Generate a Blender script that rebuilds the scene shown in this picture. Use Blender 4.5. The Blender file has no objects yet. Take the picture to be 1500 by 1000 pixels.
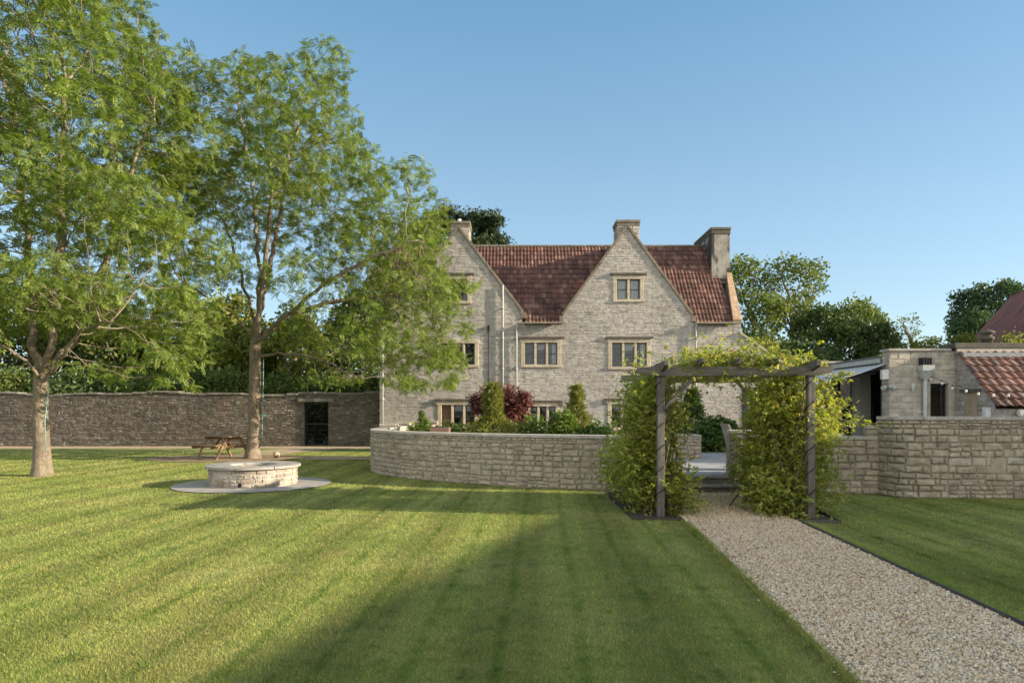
import bpy, math, random
import numpy as np
from mathutils import Vector, Matrix, kdtree
R = math.radians
random.seed(7); rng = np.random.default_rng(11)
S = bpy.context.scene
COL = S.collection

# ------------------------------------------------------------ camera, sky, sun
EYE = 1.6; F = 1000.0; HOR = 600.0
cam_d = bpy.data.cameras.new('camera'); cam = bpy.data.objects.new('camera', cam_d); COL.objects.link(cam)
cam_d.sensor_width = 36; cam_d.lens = 24.0; cam_d.shift_y = 100 / 1500
cam_d.clip_start = 0.05; cam_d.clip_end = 3000
cam.location = (0, 0, EYE); cam.rotation_euler = (R(90), 0, 0)
S.camera = cam
SUN_EL, SUN_AZ = 16.5, 99.0           # azimuth clockwise from +Y: 90 = from the right (+X)
W = bpy.data.worlds.new('World'); S.world = W; W.use_nodes = True
wn = W.node_tree; sky = wn.nodes.new('ShaderNodeTexSky'); sky.sky_type = 'NISHITA'; sky.sun_disc = False
sky.sun_elevation = R(SUN_EL); sky.sun_rotation = R(SUN_AZ)
sky.altitude = 50; sky.air_density = 1.0; sky.dust_density = 0.3; sky.ozone_density = 2.5
wn.nodes['Background'].inputs['Strength'].default_value = 0.15
# clear sky with an even, slightly hazy blue: the Nishita sky blended with a vertical colour gradient
tc = wn.nodes.new('ShaderNodeTexCoord'); sp = wn.nodes.new('ShaderNodeSeparateXYZ'); wn.links.new(tc.outputs['Generated'], sp.inputs[0])
rp = wn.nodes.new('ShaderNodeValToRGB'); wn.links.new(sp.outputs[2], rp.inputs[0])
for e, (ps, c) in zip([rp.color_ramp.elements[0], rp.color_ramp.elements.new(.22), rp.color_ramp.elements.new(.5), rp.color_ramp.elements[-1]], [(0,(1.06,1.42,1.68)), (.22,(.75,1.18,1.52)), (.5,(.34,.82,1.27)), (1,(.22,.64,1.1))]):
    e.position = ps; e.color = (*c, 1)
mx = wn.nodes.new('ShaderNodeMix'); mx.data_type = 'RGBA'; mx.inputs[0].default_value = .72
wn.links.new(sky.outputs[0], mx.inputs[6]); wn.links.new(rp.outputs[0], mx.inputs[7]); 
# added fill: unseen sky behind the camera brightened to lift the shaded sides
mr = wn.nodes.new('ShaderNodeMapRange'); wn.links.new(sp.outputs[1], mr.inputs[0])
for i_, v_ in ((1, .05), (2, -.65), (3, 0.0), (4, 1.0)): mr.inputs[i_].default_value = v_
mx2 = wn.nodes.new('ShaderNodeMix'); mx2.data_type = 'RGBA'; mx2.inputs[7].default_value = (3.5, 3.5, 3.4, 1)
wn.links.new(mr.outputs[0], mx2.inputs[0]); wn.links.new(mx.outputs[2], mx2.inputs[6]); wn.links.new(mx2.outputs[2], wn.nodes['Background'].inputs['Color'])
sun_d = bpy.data.lights.new('sun', 'SUN'); sun_d.energy = 4.0; sun_d.angle = R(0.4); sun_d.color = (1, .86, .66)
sun = bpy.data.objects.new('sun', sun_d); COL.objects.link(sun)
sdir = Vector((math.sin(R(SUN_AZ)) * math.cos(R(SUN_EL)), math.cos(R(SUN_AZ)) * math.cos(R(SUN_EL)), math.sin(R(SUN_EL))))
sun.rotation_euler = sdir.to_track_quat('Z', 'Y').to_euler(); sun.location = sdir * 60
S.view_settings.view_transform = 'Standard'; S.view_settings.look = 'None'
S.view_settings.exposure = 1.45; S.view_settings.gamma = 1
S.view_settings.use_white_balance = True; S.view_settings.white_balance_temperature = 6700; S.view_settings.white_balance_tint = 10
S.cycles.max_bounces = 6; S.cycles.transparent_max_bounces = 12
S.cycles.use_denoising = True

def P(x, y, D): return Vector(((x - 750) * D / F, D, EYE + (HOR - y) * D / F))
def GX(x, D): return (x - 750) * D / F
def ZY(y, D): return EYE + (HOR - y) * D / F

# ------------------------------------------------------------ helpers
def tag(o, label=None, cat=None, group=None, kind=None):
    if label: o['label'] = label
    if cat: o['category'] = cat
    if group: o['group'] = group
    if kind: o['kind'] = kind
    return o
def empty(name, loc, label, cat, group=None):
    o = bpy.data.objects.new(name, None); COL.objects.link(o); o.location = loc
    o.empty_display_size = .2
    return tag(o, label, cat, group)
def link(name, me, parent=None):
    o = bpy.data.objects.new(name, me); COL.objects.link(o)
    if parent is not None:
        o.parent = parent
        o.matrix_parent_inverse = Matrix.Translation(parent.location).inverted() if parent.type == 'EMPTY' else Matrix.Identity(4)
    return o
def np_mesh(name, V, Fc, mats, mi=None, parent=None, smooth=False):
    me = bpy.data.meshes.new(name); V = np.asarray(V, np.float32); Fc = np.asarray(Fc, np.int32)
    k = Fc.shape[1]
    me.vertices.add(len(V)); me.vertices.foreach_set('co', V.ravel())
    me.loops.add(Fc.size); me.loops.foreach_set('vertex_index', Fc.ravel())
    me.polygons.add(len(Fc)); me.polygons.foreach_set('loop_start', np.arange(0, Fc.size, k, dtype=np.int32))
    for m in (mats if isinstance(mats, (list, tuple)) else [mats]): me.materials.append(m)
    if mi is not None: me.polygons.foreach_set('material_index', np.asarray(mi, np.int32))
    if smooth: me.polygons.foreach_set('use_smooth', np.ones(len(Fc), bool))
    me.update(calc_edges=True); me.validate()
    return link(name, me, parent)

class MB:
    def __init__(s): s.v = []; s.f = []; s.m = []; s.sm = []
    def add(s, vs, fs, m=0, sm=False):
        o = len(s.v); s.v += [tuple(v) for v in vs]
        for f in fs: s.f.append(tuple(i + o for i in f)); s.m.append(m); s.sm.append(sm)
    def hexa(s, c, m=0):   # 8 corners: bottom 4 ccw, top 4
        s.add(c, [(3,2,1,0),(4,5,6,7),(0,1,5,4),(1,2,6,5),(2,3,7,6),(3,0,4,7)], m)
    def box(s, x0, x1, y0, y1, z0, z1, m=0):
        s.hexa([(x0,y0,z0),(x1,y0,z0),(x1,y1,z0),(x0,y1,z0),(x0,y0,z1),(x1,y0,z1),(x1,y1,z1),(x0,y1,z1)], m)
    def bar(s, a, b, w, h, up=(0,0,1), m=0):     # rectangular bar from a to b
        a = Vector(a); b = Vector(b); d = (b - a).normalized(); u = Vector(up)
        if abs(d.dot(u)) > .98: u = Vector((0,1,0))
        r = d.cross(u).normalized(); u = r.cross(d).normalized(); r *= w/2; u *= h/2
        s.hexa([a-r-u, a+r-u, b+r-u, b-r-u, a-r+u, a+r+u, b+r+u, b-r+u], m)
    def prism(s, poly, z0, z1, m=0, mside=None):
        n = len(poly); ms = m if mside is None else mside
        s.add([(p[0],p[1],z0) for p in poly] + [(p[0],p[1],z1) for p in poly], [tuple(range(n, 2*n))], m)
        o = len(s.v) - 2*n
        for i in range(n):
            j = (i+1) % n; s.f.append((o+i, o+j, o+n+j, o+n+i)); s.m.append(ms); s.sm.append(False)
        s.f.append(tuple(o+i for i in reversed(range(n)))); s.m.append(ms); s.sm.append(False)
    def yprism(s, poly, y0, y1, m=0):   # polygon in XZ extruded in Y
        n = len(poly)
        o = len(s.v); s.v += [(p[0],y0,p[1]) for p in poly] + [(p[0],y1,p[1]) for p in poly]
        fs = [tuple(range(n)), tuple(reversed(range(n, 2*n)))] + [((i+1)%n, i, n+i, n+(i+1)%n) for i in range(n)]
        for f in fs: s.f.append(tuple(i+o for i in f)); s.m.append(m); s.sm.append(False)
    def tube(s, pts, rad, n=6, m=0, cap=True, sm=True):
        pts = [Vector(p) for p in pts]
        if not hasattr(rad, '__len__'): rad = [rad]*len(pts)
        o = len(s.v); pr = None
        for i, p in enumerate(pts):
            d = (pts[min(i+1, len(pts)-1)] - pts[max(i-1, 0)])
            if d.length < 1e-9: d = Vector((0,0,1))
            d.normalize()
            if pr is None:
                pr = d.orthogonal().normalized()
            pr = (pr - d * pr.dot(d))
            if pr.length < 1e-6: pr = d.orthogonal()
            pr.normalize(); q = d.cross(pr)
            for k in range(n):
                a = 2*math.pi*k/n; s.v.append(tuple(p + (pr*math.cos(a) + q*math.sin(a))*rad[i]))
        for i in range(len(pts)-1):
            for k in range(n):
                j = (k+1) % n; s.f.append((o+i*n+k, o+i*n+j, o+(i+1)*n+j, o+(i+1)*n+k)); s.m.append(m); s.sm.append(sm)
        if cap:
            s.f.append(tuple(o+k for k in reversed(range(n)))); s.m.append(m); s.sm.append(False)
            e = o+(len(pts)-1)*n; s.f.append(tuple(e+k for k in range(n))); s.m.append(m); s.sm.append(False)
    def lathe(s, prof, cx, cy, n=24, m=0, sm=True):    # prof: (r,z)
        o = len(s.v)
        for r, z in prof:
            for k in range(n):
                a = 2*math.pi*k/n; s.v.append((cx+r*math.cos(a), cy+r*math.sin(a), z))
        for i in range(len(prof)-1):
            for k in range(n):
                j = (k+1) % n; s.f.append((o+i*n+k, o+i*n+j, o+(i+1)*n+j, o+(i+1)*n+k)); s.m.append(m); s.sm.append(sm)
    def build(s, name, mats, parent=None, bevel=0):
        me = bpy.data.meshes.new(name); me.from_pydata(s.v, [], s.f)
        for mm in (mats if isinstance(mats, (list, tuple)) else [mats]): me.materials.append(mm)
        me.polygons.foreach_set('material_index', s.m); me.polygons.foreach_set('use_smooth', s.sm); me.update()
        o = link(name, me, parent)
        if bevel:
            b = o.modifiers.new('bevel', 'BEVEL'); b.width = bevel; b.segments = 2; b.limit_method = 'ANGLE'; b.angle_limit = R(40)
        return o

# ------------------------------------------------------------ materials
class G:
    def __init__(s, name):
        s.m = bpy.data.materials.new(name); s.m.use_nodes = True; s.t = s.m.node_tree
        s.b = s.t.nodes['Principled BSDF']; s.out = s.t.nodes['Material Output']
        s.b.inputs['Roughness'].default_value = .85; s.b.inputs['Specular IOR Level'].default_value = .25
    def n(s, typ, ins=None, **props):
        nd = s.t.nodes.new('ShaderNode' + typ)
        for k, v in props.items(): setattr(nd, k, v)
        for k, v in (ins or {}).items(): s.set(nd.inputs[k], v)
        return nd
    def set(s, sock, v):
        if isinstance(v, bpy.types.NodeSocket): s.t.links.new(v, sock)
        elif hasattr(v, 'outputs'): s.t.links.new(v.outputs[0], sock)
        elif isinstance(v, (tuple, list)) and len(v) == 3 and sock.type == 'RGBA': sock.default_value = (*v, 1)
        else: sock.default_value = v
    def pos(s): return s.n('NewGeometry').outputs['Position']
    def obj(s): return s.n('TexCoord').outputs['Object']
    def island(s): return s.n('NewGeometry').outputs['Random Per Island']
    def noise(s, scale, detail=4, rough=.6, vec=None, dist=0):
        return s.n('TexNoise', {'Vector': vec or s.pos(), 'Scale': scale, 'Detail': detail, 'Roughness': rough, 'Distortion': dist}).outputs['Fac']
    def stretch(s, sx, sy, sz, vec=None):
        return s.n('Mapping', {'Vector': vec or s.pos(), 'Scale': (sx, sy, sz)}).outputs[0]
    def ramp(s, fac, stops, interp='LINEAR'):
        nd = s.n('ValToRGB', {'Fac': fac}); cr = nd.color_ramp; cr.interpolation = interp
        while len(cr.elements) < len(stops): cr.elements.new(.5)
        for e, (p, c) in zip(cr.elements, stops): e.position = p; e.color = (*c, 1) if len(c) == 3 else c
        return nd.outputs[0]
    def rng(s, v, a, b, c, d): return s.n('MapRange', {0: v, 1: a, 2: b, 3: c, 4: d}).outputs[0]
    def mix(s, fac, a, b, mode='MIX'):
        nd = s.n('Mix', data_type='RGBA', blend_type=mode)
        s.set(nd.inputs[0], fac); s.set(nd.inputs[6], a); s.set(nd.inputs[7], b); return nd.outputs[2]
    def math(s, op, a, b=0.0, c=0.0):
        nd = s.n('Math', operation=op); s.set(nd.inputs[0], a); s.set(nd.inputs[1], b); s.set(nd.inputs[2], c); return nd.outputs[0]
    def bump(s, h, strength=.4, dist=.02): s.set(s.b.inputs['Normal'], s.n('Bump', {'Height': h, 'Strength': strength, 'Distance': dist})); return s
    def col(s, c): s.set(s.b.inputs['Base Color'], c); return s
    def rough(s, v): s.set(s.b.inputs['Roughness'], v); return s
    def val(s, f): # grey colour from factor
        return s.n('CombineColor', {0: f, 1: f, 2: f}).outputs[0]

def stone_mat(name, cols, stain=None, stain_amt=.35, bump=.5, scale=1.0, dirt=.25, vary=.6):
    g = G(name); n = len(cols)
    c = g.ramp(g.island(), [((i+.0)/max(1, n-1), q) for i, q in enumerate(cols)])
    n1 = g.noise(5*scale, 5, .65); n2 = g.noise(38*scale, 4, .7)
    c = g.mix(1, c, g.val(g.rng(n1, .3, .7, 1-vary*.55, 1+vary*.4)), 'MULTIPLY')
    c = g.mix(1, c, g.val(g.rng(n2, .3, .7, .72, 1.22)), 'MULTIPLY')
    big = g.noise(.5*scale, 4, .6, g.stretch(1, 1, .6))
    c = g.mix(g.rng(big, .45, .75, 0, dirt), c, (.05, .045, .04))
    if stain: c = g.mix(g.rng(g.noise(.9*scale, 5, .7), .52, .72, 0, stain_amt), c, stain)
    g.col(c).rough(.92)
    g.bump(g.math('ADD', g.math('MULTIPLY', n1, .5), n2), bump, .03)
    return g.m
def plain(name, c, rough=.7, metal=0, var=.15, scale=12, spec=.3, bump=.1):
    g = G(name); n1 = g.noise(scale, 4)
    g.col(g.mix(1, c, g.val(g.rng(n1, .3, .7, 1-var, 1+var)), 'MULTIPLY')).rough(rough)
    g.b.inputs['Metallic'].default_value = metal; g.b.inputs['Specular IOR Level'].default_value = spec
    if bump: g.bump(g.noise(scale*6, 3), bump, .01)
    return g.m
def wood_mat(name, c1, c2, axis=2):
    g = G(name); sc = [22, 22, 22]; sc[axis] = 1.2
    n1 = g.noise(1.0, 6, .7, g.stretch(*sc), .4)
    c = g.ramp(n1, [(.3, c1), (.7, c2)])
    c = g.mix(1, c, g.val(g.rng(g.noise(2.5, 3), .3, .7, .75, 1.2)), 'MULTIPLY')
    g.col(c).rough(.85).bump(n1, .4, .01); return g.m
def leaf_mat(name, cols, trans=.4, ncol=.35, rough=.5, nscale=.7):
    g = G(name); n = len(cols)
    c = g.ramp(g.island(), [(i/max(1, n-1), q) for i, q in enumerate(cols)])
    nn = g.noise(nscale, 3, .6)
    c = g.mix(1, c, g.val(g.rng(nn, .3, .7, 1-ncol, 1+ncol)), 'MULTIPLY')
    g.col(c).rough(rough); g.b.inputs['Specular IOR Level'].default_value = .3
    tr = g.n('BsdfTranslucent', {'Color': g.mix(1, c, (1.35,1.4,.65), 'MULTIPLY')})
    ms = g.n('MixShader', {0: trans, 1: g.b.outputs[0], 2: tr.outputs[0]})
    g.t.links.new(ms.outputs[0], g.out.inputs['Surface']); return g.m

M = {}
M['house_stone'] = stone_mat('house_stone', [(.37,.355,.33),(.41,.395,.365),(.45,.43,.40),(.39,.37,.335),(.48,.465,.435),(.33,.31,.285),(.42,.40,.37),(.34,.295,.25)], stain=(.30,.2,.14), stain_amt=.18, dirt=.22, bump=.6)
M['house_mortar'] = stone_mat('house_mortar', [(.405,.385,.355),(.405,.385,.355)], dirt=.3)
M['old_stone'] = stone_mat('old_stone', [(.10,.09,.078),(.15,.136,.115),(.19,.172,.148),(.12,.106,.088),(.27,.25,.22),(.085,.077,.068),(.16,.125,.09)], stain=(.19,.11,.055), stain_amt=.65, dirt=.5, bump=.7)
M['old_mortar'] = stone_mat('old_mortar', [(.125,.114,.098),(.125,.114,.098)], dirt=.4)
M['wall_stone'] = stone_mat('wall_stone', [(.40,.345,.27),(.44,.385,.305),(.48,.425,.345),(.37,.315,.24),(.46,.40,.325),(.42,.355,.275),(.50,.45,.375)], stain=(.2,.16,.11), stain_amt=.4, dirt=.2, bump=.7)
M['wall_mortar'] = stone_mat('wall_mortar', [(.33,.29,.23),(.33,.29,.23)], dirt=.2)
M['pit_stone'] = stone_mat('pit_stone', [(.35,.30,.235),(.41,.36,.29),(.32,.27,.205),(.46,.41,.34),(.30,.25,.185)], dirt=.15, bump=.7)
M['wing_stone'] = stone_mat('wing_stone', [(.42,.39,.33),(.47,.435,.37),(.51,.475,.41),(.39,.355,.295)], dirt=.15, bump=.5)
M['wing_mortar'] = stone_mat('wing_mortar', [(.40,.37,.31),(.40,.37,.31)], dirt=.1)
M['coping'] = stone_mat('coping', [(.40,.37,.33),(.46,.43,.385)], dirt=.25, bump=.25, vary=.4)
M['dressed'] = stone_mat('dressed', [(.46,.40,.30),(.51,.45,.35)], dirt=.25, bump=.25, vary=.5)
M['dark_stone'] = stone_mat('dark_stone', [(.11,.10,.085),(.16,.145,.12)], dirt=.3, bump=.4)
M['gable_coping'] = stone_mat('gable_coping', [(.17,.15,.12),(.23,.205,.165)], dirt=.4, bump=.4, stain=(.3,.22,.1), stain_amt=.5)
M['sand_coping'] = stone_mat('sand_coping', [(.42,.29,.19),(.50,.36,.25)], dirt=.2, bump=.3)
M['paving'] = stone_mat('paving', [(.36,.36,.36),(.42,.42,.42),(.47,.465,.45)], dirt=.15, bump=.2, vary=.4)
M['step_stone'] = stone_mat('step_stone', [(.2,.19,.17),(.26,.24,.21)], dirt=.4, bump=.4)
M['disc_stone'] = stone_mat('disc_stone', [(.31,.295,.275),(.37,.35,.325)], dirt=.15, bump=.3, vary=.4)
def tile_mat(name, cols, orange=.5, lichen=True):
    g = G(name); n = len(cols)
    c = g.ramp(g.island(), [(i/(n-1), q) for i, q in enumerate(cols)])
    c = g.mix(1, c, g.val(g.rng(g.noise(1.2, 5, .65), .3, .7, .55, 1.35)), 'MULTIPLY')
    c = g.mix(g.rng(g.noise(.55, 2, .5), .62, .72, 0, orange), c, (.30, .10, .05))
    if lichen:
        c = g.mix(g.rng(g.noise(7, 3, .6), .66, .72, 0, .6), c, (.42, .38, .33))
        c = g.mix(g.rng(g.noise(3, 4, .7), .5, .7, 0, .45), c, (.045, .03, .028))
    g.col(c).rough(.75); g.bump(g.noise(40, 3), .3, .01); return g.m
M['tiles'] = tile_mat('tiles', [(.075,.042,.036),(.115,.057,.046),(.15,.072,.056),(.09,.049,.042),(.22,.125,.10),(.105,.055,.046)])
M['leanto_tiles'] = tile_mat('leanto_tiles', [(.15,.075,.056),(.21,.11,.083),(.115,.063,.052),(.26,.16,.13),(.09,.06,.053)])
M['barn_tiles'] = tile_mat('barn_tiles', [(.20,.064,.046),(.25,.082,.058),(.16,.054,.042),(.28,.10,.072)], orange=.2, lichen=False)
M['white_frame'] = plain('grey_green_frame', (.10,.115,.12), .5)
M['dark_frame'] = plain('anthracite_frame', (.022,.024,.027), .45)
M['pipe'] = plain('pale_pipe', (.40,.43,.41), .5)
M['wood_old'] = wood_mat('weathered_wood', (.085,.078,.07), (.19,.175,.16))
M['wood_beam'] = wood_mat('weathered_beam', (.085,.078,.068), (.20,.18,.16), axis=0)
M['table_wood'] = wood_mat('table_wood', (.19,.125,.07), (.33,.235,.135), axis=0)
M['black_wire'] = plain('black_wire', (.012,.012,.013), .5)
M['lead'] = plain('lead_flashing', (.25,.27,.29), .55)
M['awning'] = plain('awning_fabric', (.46,.48,.50), .8)
M['render'] = plain('painted_render', (.23,.23,.215), .85)
M['soil'] = plain('mulch', (.065,.052,.043), .95, bump=.6, var=.5, scale=20)
M['rope'] = plain('rope', (.16,.33,.33), .8)
M['rope_brown'] = plain('rope_brown', (.2,.12,.07), .8)
M['rattan'] = plain('rattan', (.27,.25,.22), .8, scale=40, bump=.5)
M['white_metal'] = plain('white_metal', (.62,.64,.64), .4)
M['bulb'] = plain('bulb_glass', (.7,.68,.62), .15)
M['terracotta'] = plain('terracotta', (.17,.105,.08), .85)
M['edging'] = plain('edging', (.085,.08,.072), .7)
M['curtain'] = plain('curtain', (.8,.79,.76), .9)
M['rust'] = plain('rusty_inside', (.05,.035,.028), .9)
def chim_mat():
    g = G('cement_render'); n1 = g.noise(3, 5, .65)
    c = g.ramp(n1, [(.3, (.17,.16,.14)), (.6, (.34,.325,.29)), (.8, (.45,.435,.40))])
    st = g.noise(1.1, 4, .6, g.stretch(2.2, 2.2, .45)); c = g.mix(g.rng(st, .49, .54, 0, .9), c, (.035,.032,.03))
    g.col(c).rough(.95).bump(n1, .5, .03); return g.m
M['cement'] = chim_mat()
def glass_mat():
    g = G('window_glass'); gl = g.n('BsdfGlossy', {'Color': (.9,.95,1), 'Roughness': .02}); tr = g.n('BsdfTransparent', {'Color': (.75,.8,.82)})
    fr = g.n('Fresnel', {'IOR': 1.75}); ms = g.n('MixShader', {0: fr.outputs[0], 1: tr.outputs[0], 2: gl.outputs[0]})
    g.t.links.new(ms.outputs[0], g.out.inputs['Surface']); return g.m
M['glass'] = glass_mat()
def bark_mat(name, c1, c2, moss=0):
    g = G(name); v = g.stretch(9, 9, 5); n1 = g.noise(1.0, 6, .7, v, .8); n2 = g.noise(28, 3)
    c = g.ramp(n1, [(.32, c1), (.62, c2)])
    c = g.mix(g.rng(g.noise(1.8, 4, .6), .5, .7, 0, .5), c, tuple(q*.45 for q in c1))
    if moss: c = g.mix(g.rng(g.noise(3.2, 4, .6), .55, .66, 0, moss), c, (.10,.115,.03))
    c = g.mix(g.rng(g.noise(1.0, 5, .7, g.stretch(5, 5, 16)), .55, .68, 0, .7), c, tuple(q*.5 for q in c1))
    g.col(c).rough(.95).bump(g.math('ADD', n1, g.math('MULTIPLY', n2, .4)), .9, .04); return g.m
M['bark'] = bark_mat('ash_bark', (.15,.122,.095), (.28,.23,.178), .5)
M['bark_dark'] = bark_mat('dark_bark', (.10,.08,.06), (.2,.165,.13))
M['ash_leaf'] = leaf_mat('ash_leaf', [(.085,.145,.035),(.15,.215,.045),(.21,.265,.06),(.11,.18,.038),(.27,.29,.075)], .45, .3)
M['bg_leaf_dark'] = leaf_mat('dark_leaf', [(.035,.068,.022),(.065,.105,.03),(.095,.135,.038)], .25)
M['bg_leaf_mid'] = leaf_mat('mid_leaf', [(.065,.11,.028),(.12,.165,.038),(.17,.195,.05),(.085,.135,.032)], .35)
M['bg_leaf_yellow'] = leaf_mat('yellow_leaf', [(.11,.15,.028),(.17,.20,.04),(.22,.22,.05)], .4)
M['bg_leaf_blue'] = leaf_mat('blue_green_leaf', [(.03,.07,.03),(.06,.105,.045),(.085,.13,.06)], .3)
M['pine_leaf'] = leaf_mat('pine_needles', [(.018,.04,.018),(.04,.07,.028),(.065,.09,.035)], .15)
M['climber_leaf'] = leaf_mat('climber_leaf', [(.19,.26,.055),(.28,.34,.07),(.38,.38,.10),(.22,.30,.06),(.44,.37,.13),(.32,.36,.08)], .48, .25, nscale=1.5)
M['climber_pink'] = leaf_mat('climber_shoot', [(.30,.17,.10),(.36,.25,.12),(.28,.24,.08)], .45, .2)
M['climber_dark'] = leaf_mat('climber_low_leaf', [(.16,.22,.05),(.25,.30,.065),(.34,.36,.085),(.40,.38,.10)], .42, .25, nscale=1.5)
M['maple_leaf'] = leaf_mat('maple_leaf', [(.12,.04,.042),(.18,.06,.058),(.24,.09,.082),(.09,.03,.033)], .25)
M['conifer_leaf'] = leaf_mat('conifer_leaf', [(.16,.19,.05),(.24,.26,.07),(.30,.29,.09)], .25)
M['shrub_leaf'] = leaf_mat('shrub_leaf', [(.07,.125,.03),(.13,.20,.045),(.19,.24,.06)], .35)
M['shrub_dark'] = leaf_mat('shrub_dark_leaf', [(.035,.075,.022),(.06,.115,.03),(.09,.145,.038)], .25)
M['bloom'] = leaf_mat('white_bloom', [(.45,.50,.22),(.6,.62,.36),(.66,.66,.5)], .3, .1)
M['pink_bloom'] = leaf_mat('pink_bloom', [(.36,.2,.13),(.42,.27,.16),(.2,.2,.06)], .3)

def lawn_color(g):
    p = g.pos(); sep = g.n('SeparateXYZ', {0: p})
    u = g.math('SUBTRACT', sep.outputs[0], g.math('MULTIPLY', sep.outputs[1], .045))
    u = g.math('ADD', u, g.math('MULTIPLY', g.math('SUBTRACT', g.noise(.35, 2), .5), .2))
    lane = g.math('FRACT', g.math('DIVIDE', u, .56)); edge = g.math('ABSOLUTE', g.math('SUBTRACT', lane, .5))
    line = g.rng(edge, .03, .12, 1, 0); stripe = g.rng(g.math('SINE', g.math('MULTIPLY', u, math.pi/.56)), -.3, .3, 0, 1)
    n1 = g.noise(.55, 5, .65); n2 = g.noise(4.5, 5, .7); n3 = g.noise(1.5, 4, .7)
    c = g.ramp(n1, [(.30, (.185,.235,.07)), (.5, (.26,.285,.10)), (.7, (.35,.335,.15))])
    c = g.mix(g.rng(n3, .52, .72, 0, .5), c, (.19,.175,.055))
    c = g.mix(g.rng(n2, .54, .70, 0, .55), c, (.05,.105,.012))
    c = g.mix(g.rng(g.noise(1.1, 4, .6), .6, .68, 0, .55), c, (.085,.17,.045))
    c = g.mix(g.rng(g.noise(7.5, 3, .7), .62, .70, 0, .7), c, (.07,.13,.03))
    c = g.mix(g.rng(g.noise(.8, 4, .7, g.stretch(1, .6, 1)), .6, .72, 0, .5), c, (.40,.33,.17))
    c = g.mix(1, c, g.val(g.rng(stripe, 0, 1, .90, 1.1)), 'MULTIPLY')
    c = g.mix(g.math('MULTIPLY', line, g.rng(n3, .36, .66, .2, 1)), c, g.mix(1, c, (.55,.72,.5), 'MULTIPLY'))
    return c
def lawn_mat():
    g = G('lawn_turf'); c = lawn_color(g)
    n2 = g.noise(55, 5, .75); n4 = g.noise(160, 3, .7)
    c = g.mix(1, c, g.val(g.rng(n2, .3, .7, .5, 1.35)), 'MULTIPLY')
    g.col(c).rough(.9); g.b.inputs['Specular IOR Level'].default_value = .1
    g.bump(g.math('ADD', n2, g.math('MULTIPLY', n4, .6)), .9, .035); return g.m
M['lawn'] = lawn_mat()
def blade_mat():
    g = G('grass_blades'); c = lawn_color(g)
    c = g.mix(1, c, g.ramp(g.island(), [(0, (.75,.9,.6)), (.5, (1.1,1.15,1.0)), (.85, (1.5,1.45,1.2)), (1, (2.3,1.9,1.6))]), 'MULTIPLY')
    g.col(c).rough(.6); g.b.inputs['Specular IOR Level'].default_value = .15
    tr = g.n('BsdfTranslucent', {'Color': g.mix(1, c, (1.3,1.3,.8), 'MULTIPLY')})
    ms = g.n('MixShader', {0: .35, 1: g.b.outputs[0], 2: tr.outputs[0]})
    g.t.links.new(ms.outputs[0], g.out.inputs['Surface']); return g.m
M['blade'] = blade_mat()
def gravel_mat(name, k=1.0):
    g = G(name); c = g.ramp(g.island(), [(0, (.26,.18,.105)), (.2, (.54,.405,.26)), (.45, (.71,.56,.385)), (.7, (.80,.68,.505)), (.85, (.46,.41,.34)), (1, (.86,.78,.64))])
    c = g.mix(1, c, g.val(g.rng(g.noise(70, 3), .3, .7, .8, 1.15)), 'MULTIPLY')
    g.col(c).rough(.85); return g.m
M['gravel'] = gravel_mat('gravel_stones')
def gravel_sheet():
    g = G('gravel_bed'); v = g.n('TexVoronoi', {'Vector': g.pos(), 'Scale': 42})
    c = g.ramp(g.n('SeparateColor', {0: v.outputs['Color']}).outputs[0], [(0, (.34,.23,.14)), (.3, (.54,.41,.27)), (.7, (.64,.51,.36)), (1, (.72,.60,.45))])
    c = g.mix(g.rng(v.outputs['Distance'], .3, .75, 0, .7), c, (.08,.06,.045))
    g.col(c).rough(.95).bump(v.outputs['Distance'], -.8, .02); return g.m
M['gravel_bed'] = gravel_sheet()
def chips():
    g = G('bark_chips'); v = g.n('TexVoronoi', {'Vector': g.pos(), 'Scale': 22})
    c = g.ramp(g.n('SeparateColor', {0: v.outputs['Color']}).outputs[0], [(0, (.16,.10,.06)), (.5, (.30,.21,.13)), (1, (.38,.30,.2))])
    g.col(c).rough(.95).bump(v.outputs['Distance'], -.8, .02); return g.m
M['chips'] = chips()
M['field'] = plain('field_grass', (.085,.12,.03), .95, var=.4, scale=.4)

# ------------------------------------------------------------ stone walling
def path_fn(path):
    pts = np.array(path, float); seg = np.diff(pts, axis=0); L = np.hypot(seg[:,0], seg[:,1]); cum = np.concatenate([[0], np.cumsum(L)])
    def f(s):
        s = min(max(s, 0), cum[-1]); i = min(np.searchsorted(cum, s, 'right')-1, len(L)-1); i = max(i, 0)
        t = (s-cum[i])/L[i]; p = pts[i]+seg[i]*t; d = seg[i]/L[i]
        return p[0], p[1], d[1], -d[0]      # point and right-hand normal (faces -Y for a path going +X)
    return f, cum[-1]
def smooth_path(pts, n=10, closed=False):
    out = []; m = len(pts)
    for i in range(m-1):
        p0 = np.array(pts[max(i-1,0)], float); p1 = np.array(pts[i], float); p2 = np.array(pts[i+1], float); p3 = np.array(pts[min(i+2,m-1)], float)
        for k in range(n):
            t = k/n; out.append(tuple(.5*((2*p1)+(-p0+p2)*t+(2*p0-5*p1+4*p2-p3)*t*t+(-p0+3*p1-3*p2+p3)*t**3)))
    out.append(tuple(pts[-1])); return out
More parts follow.
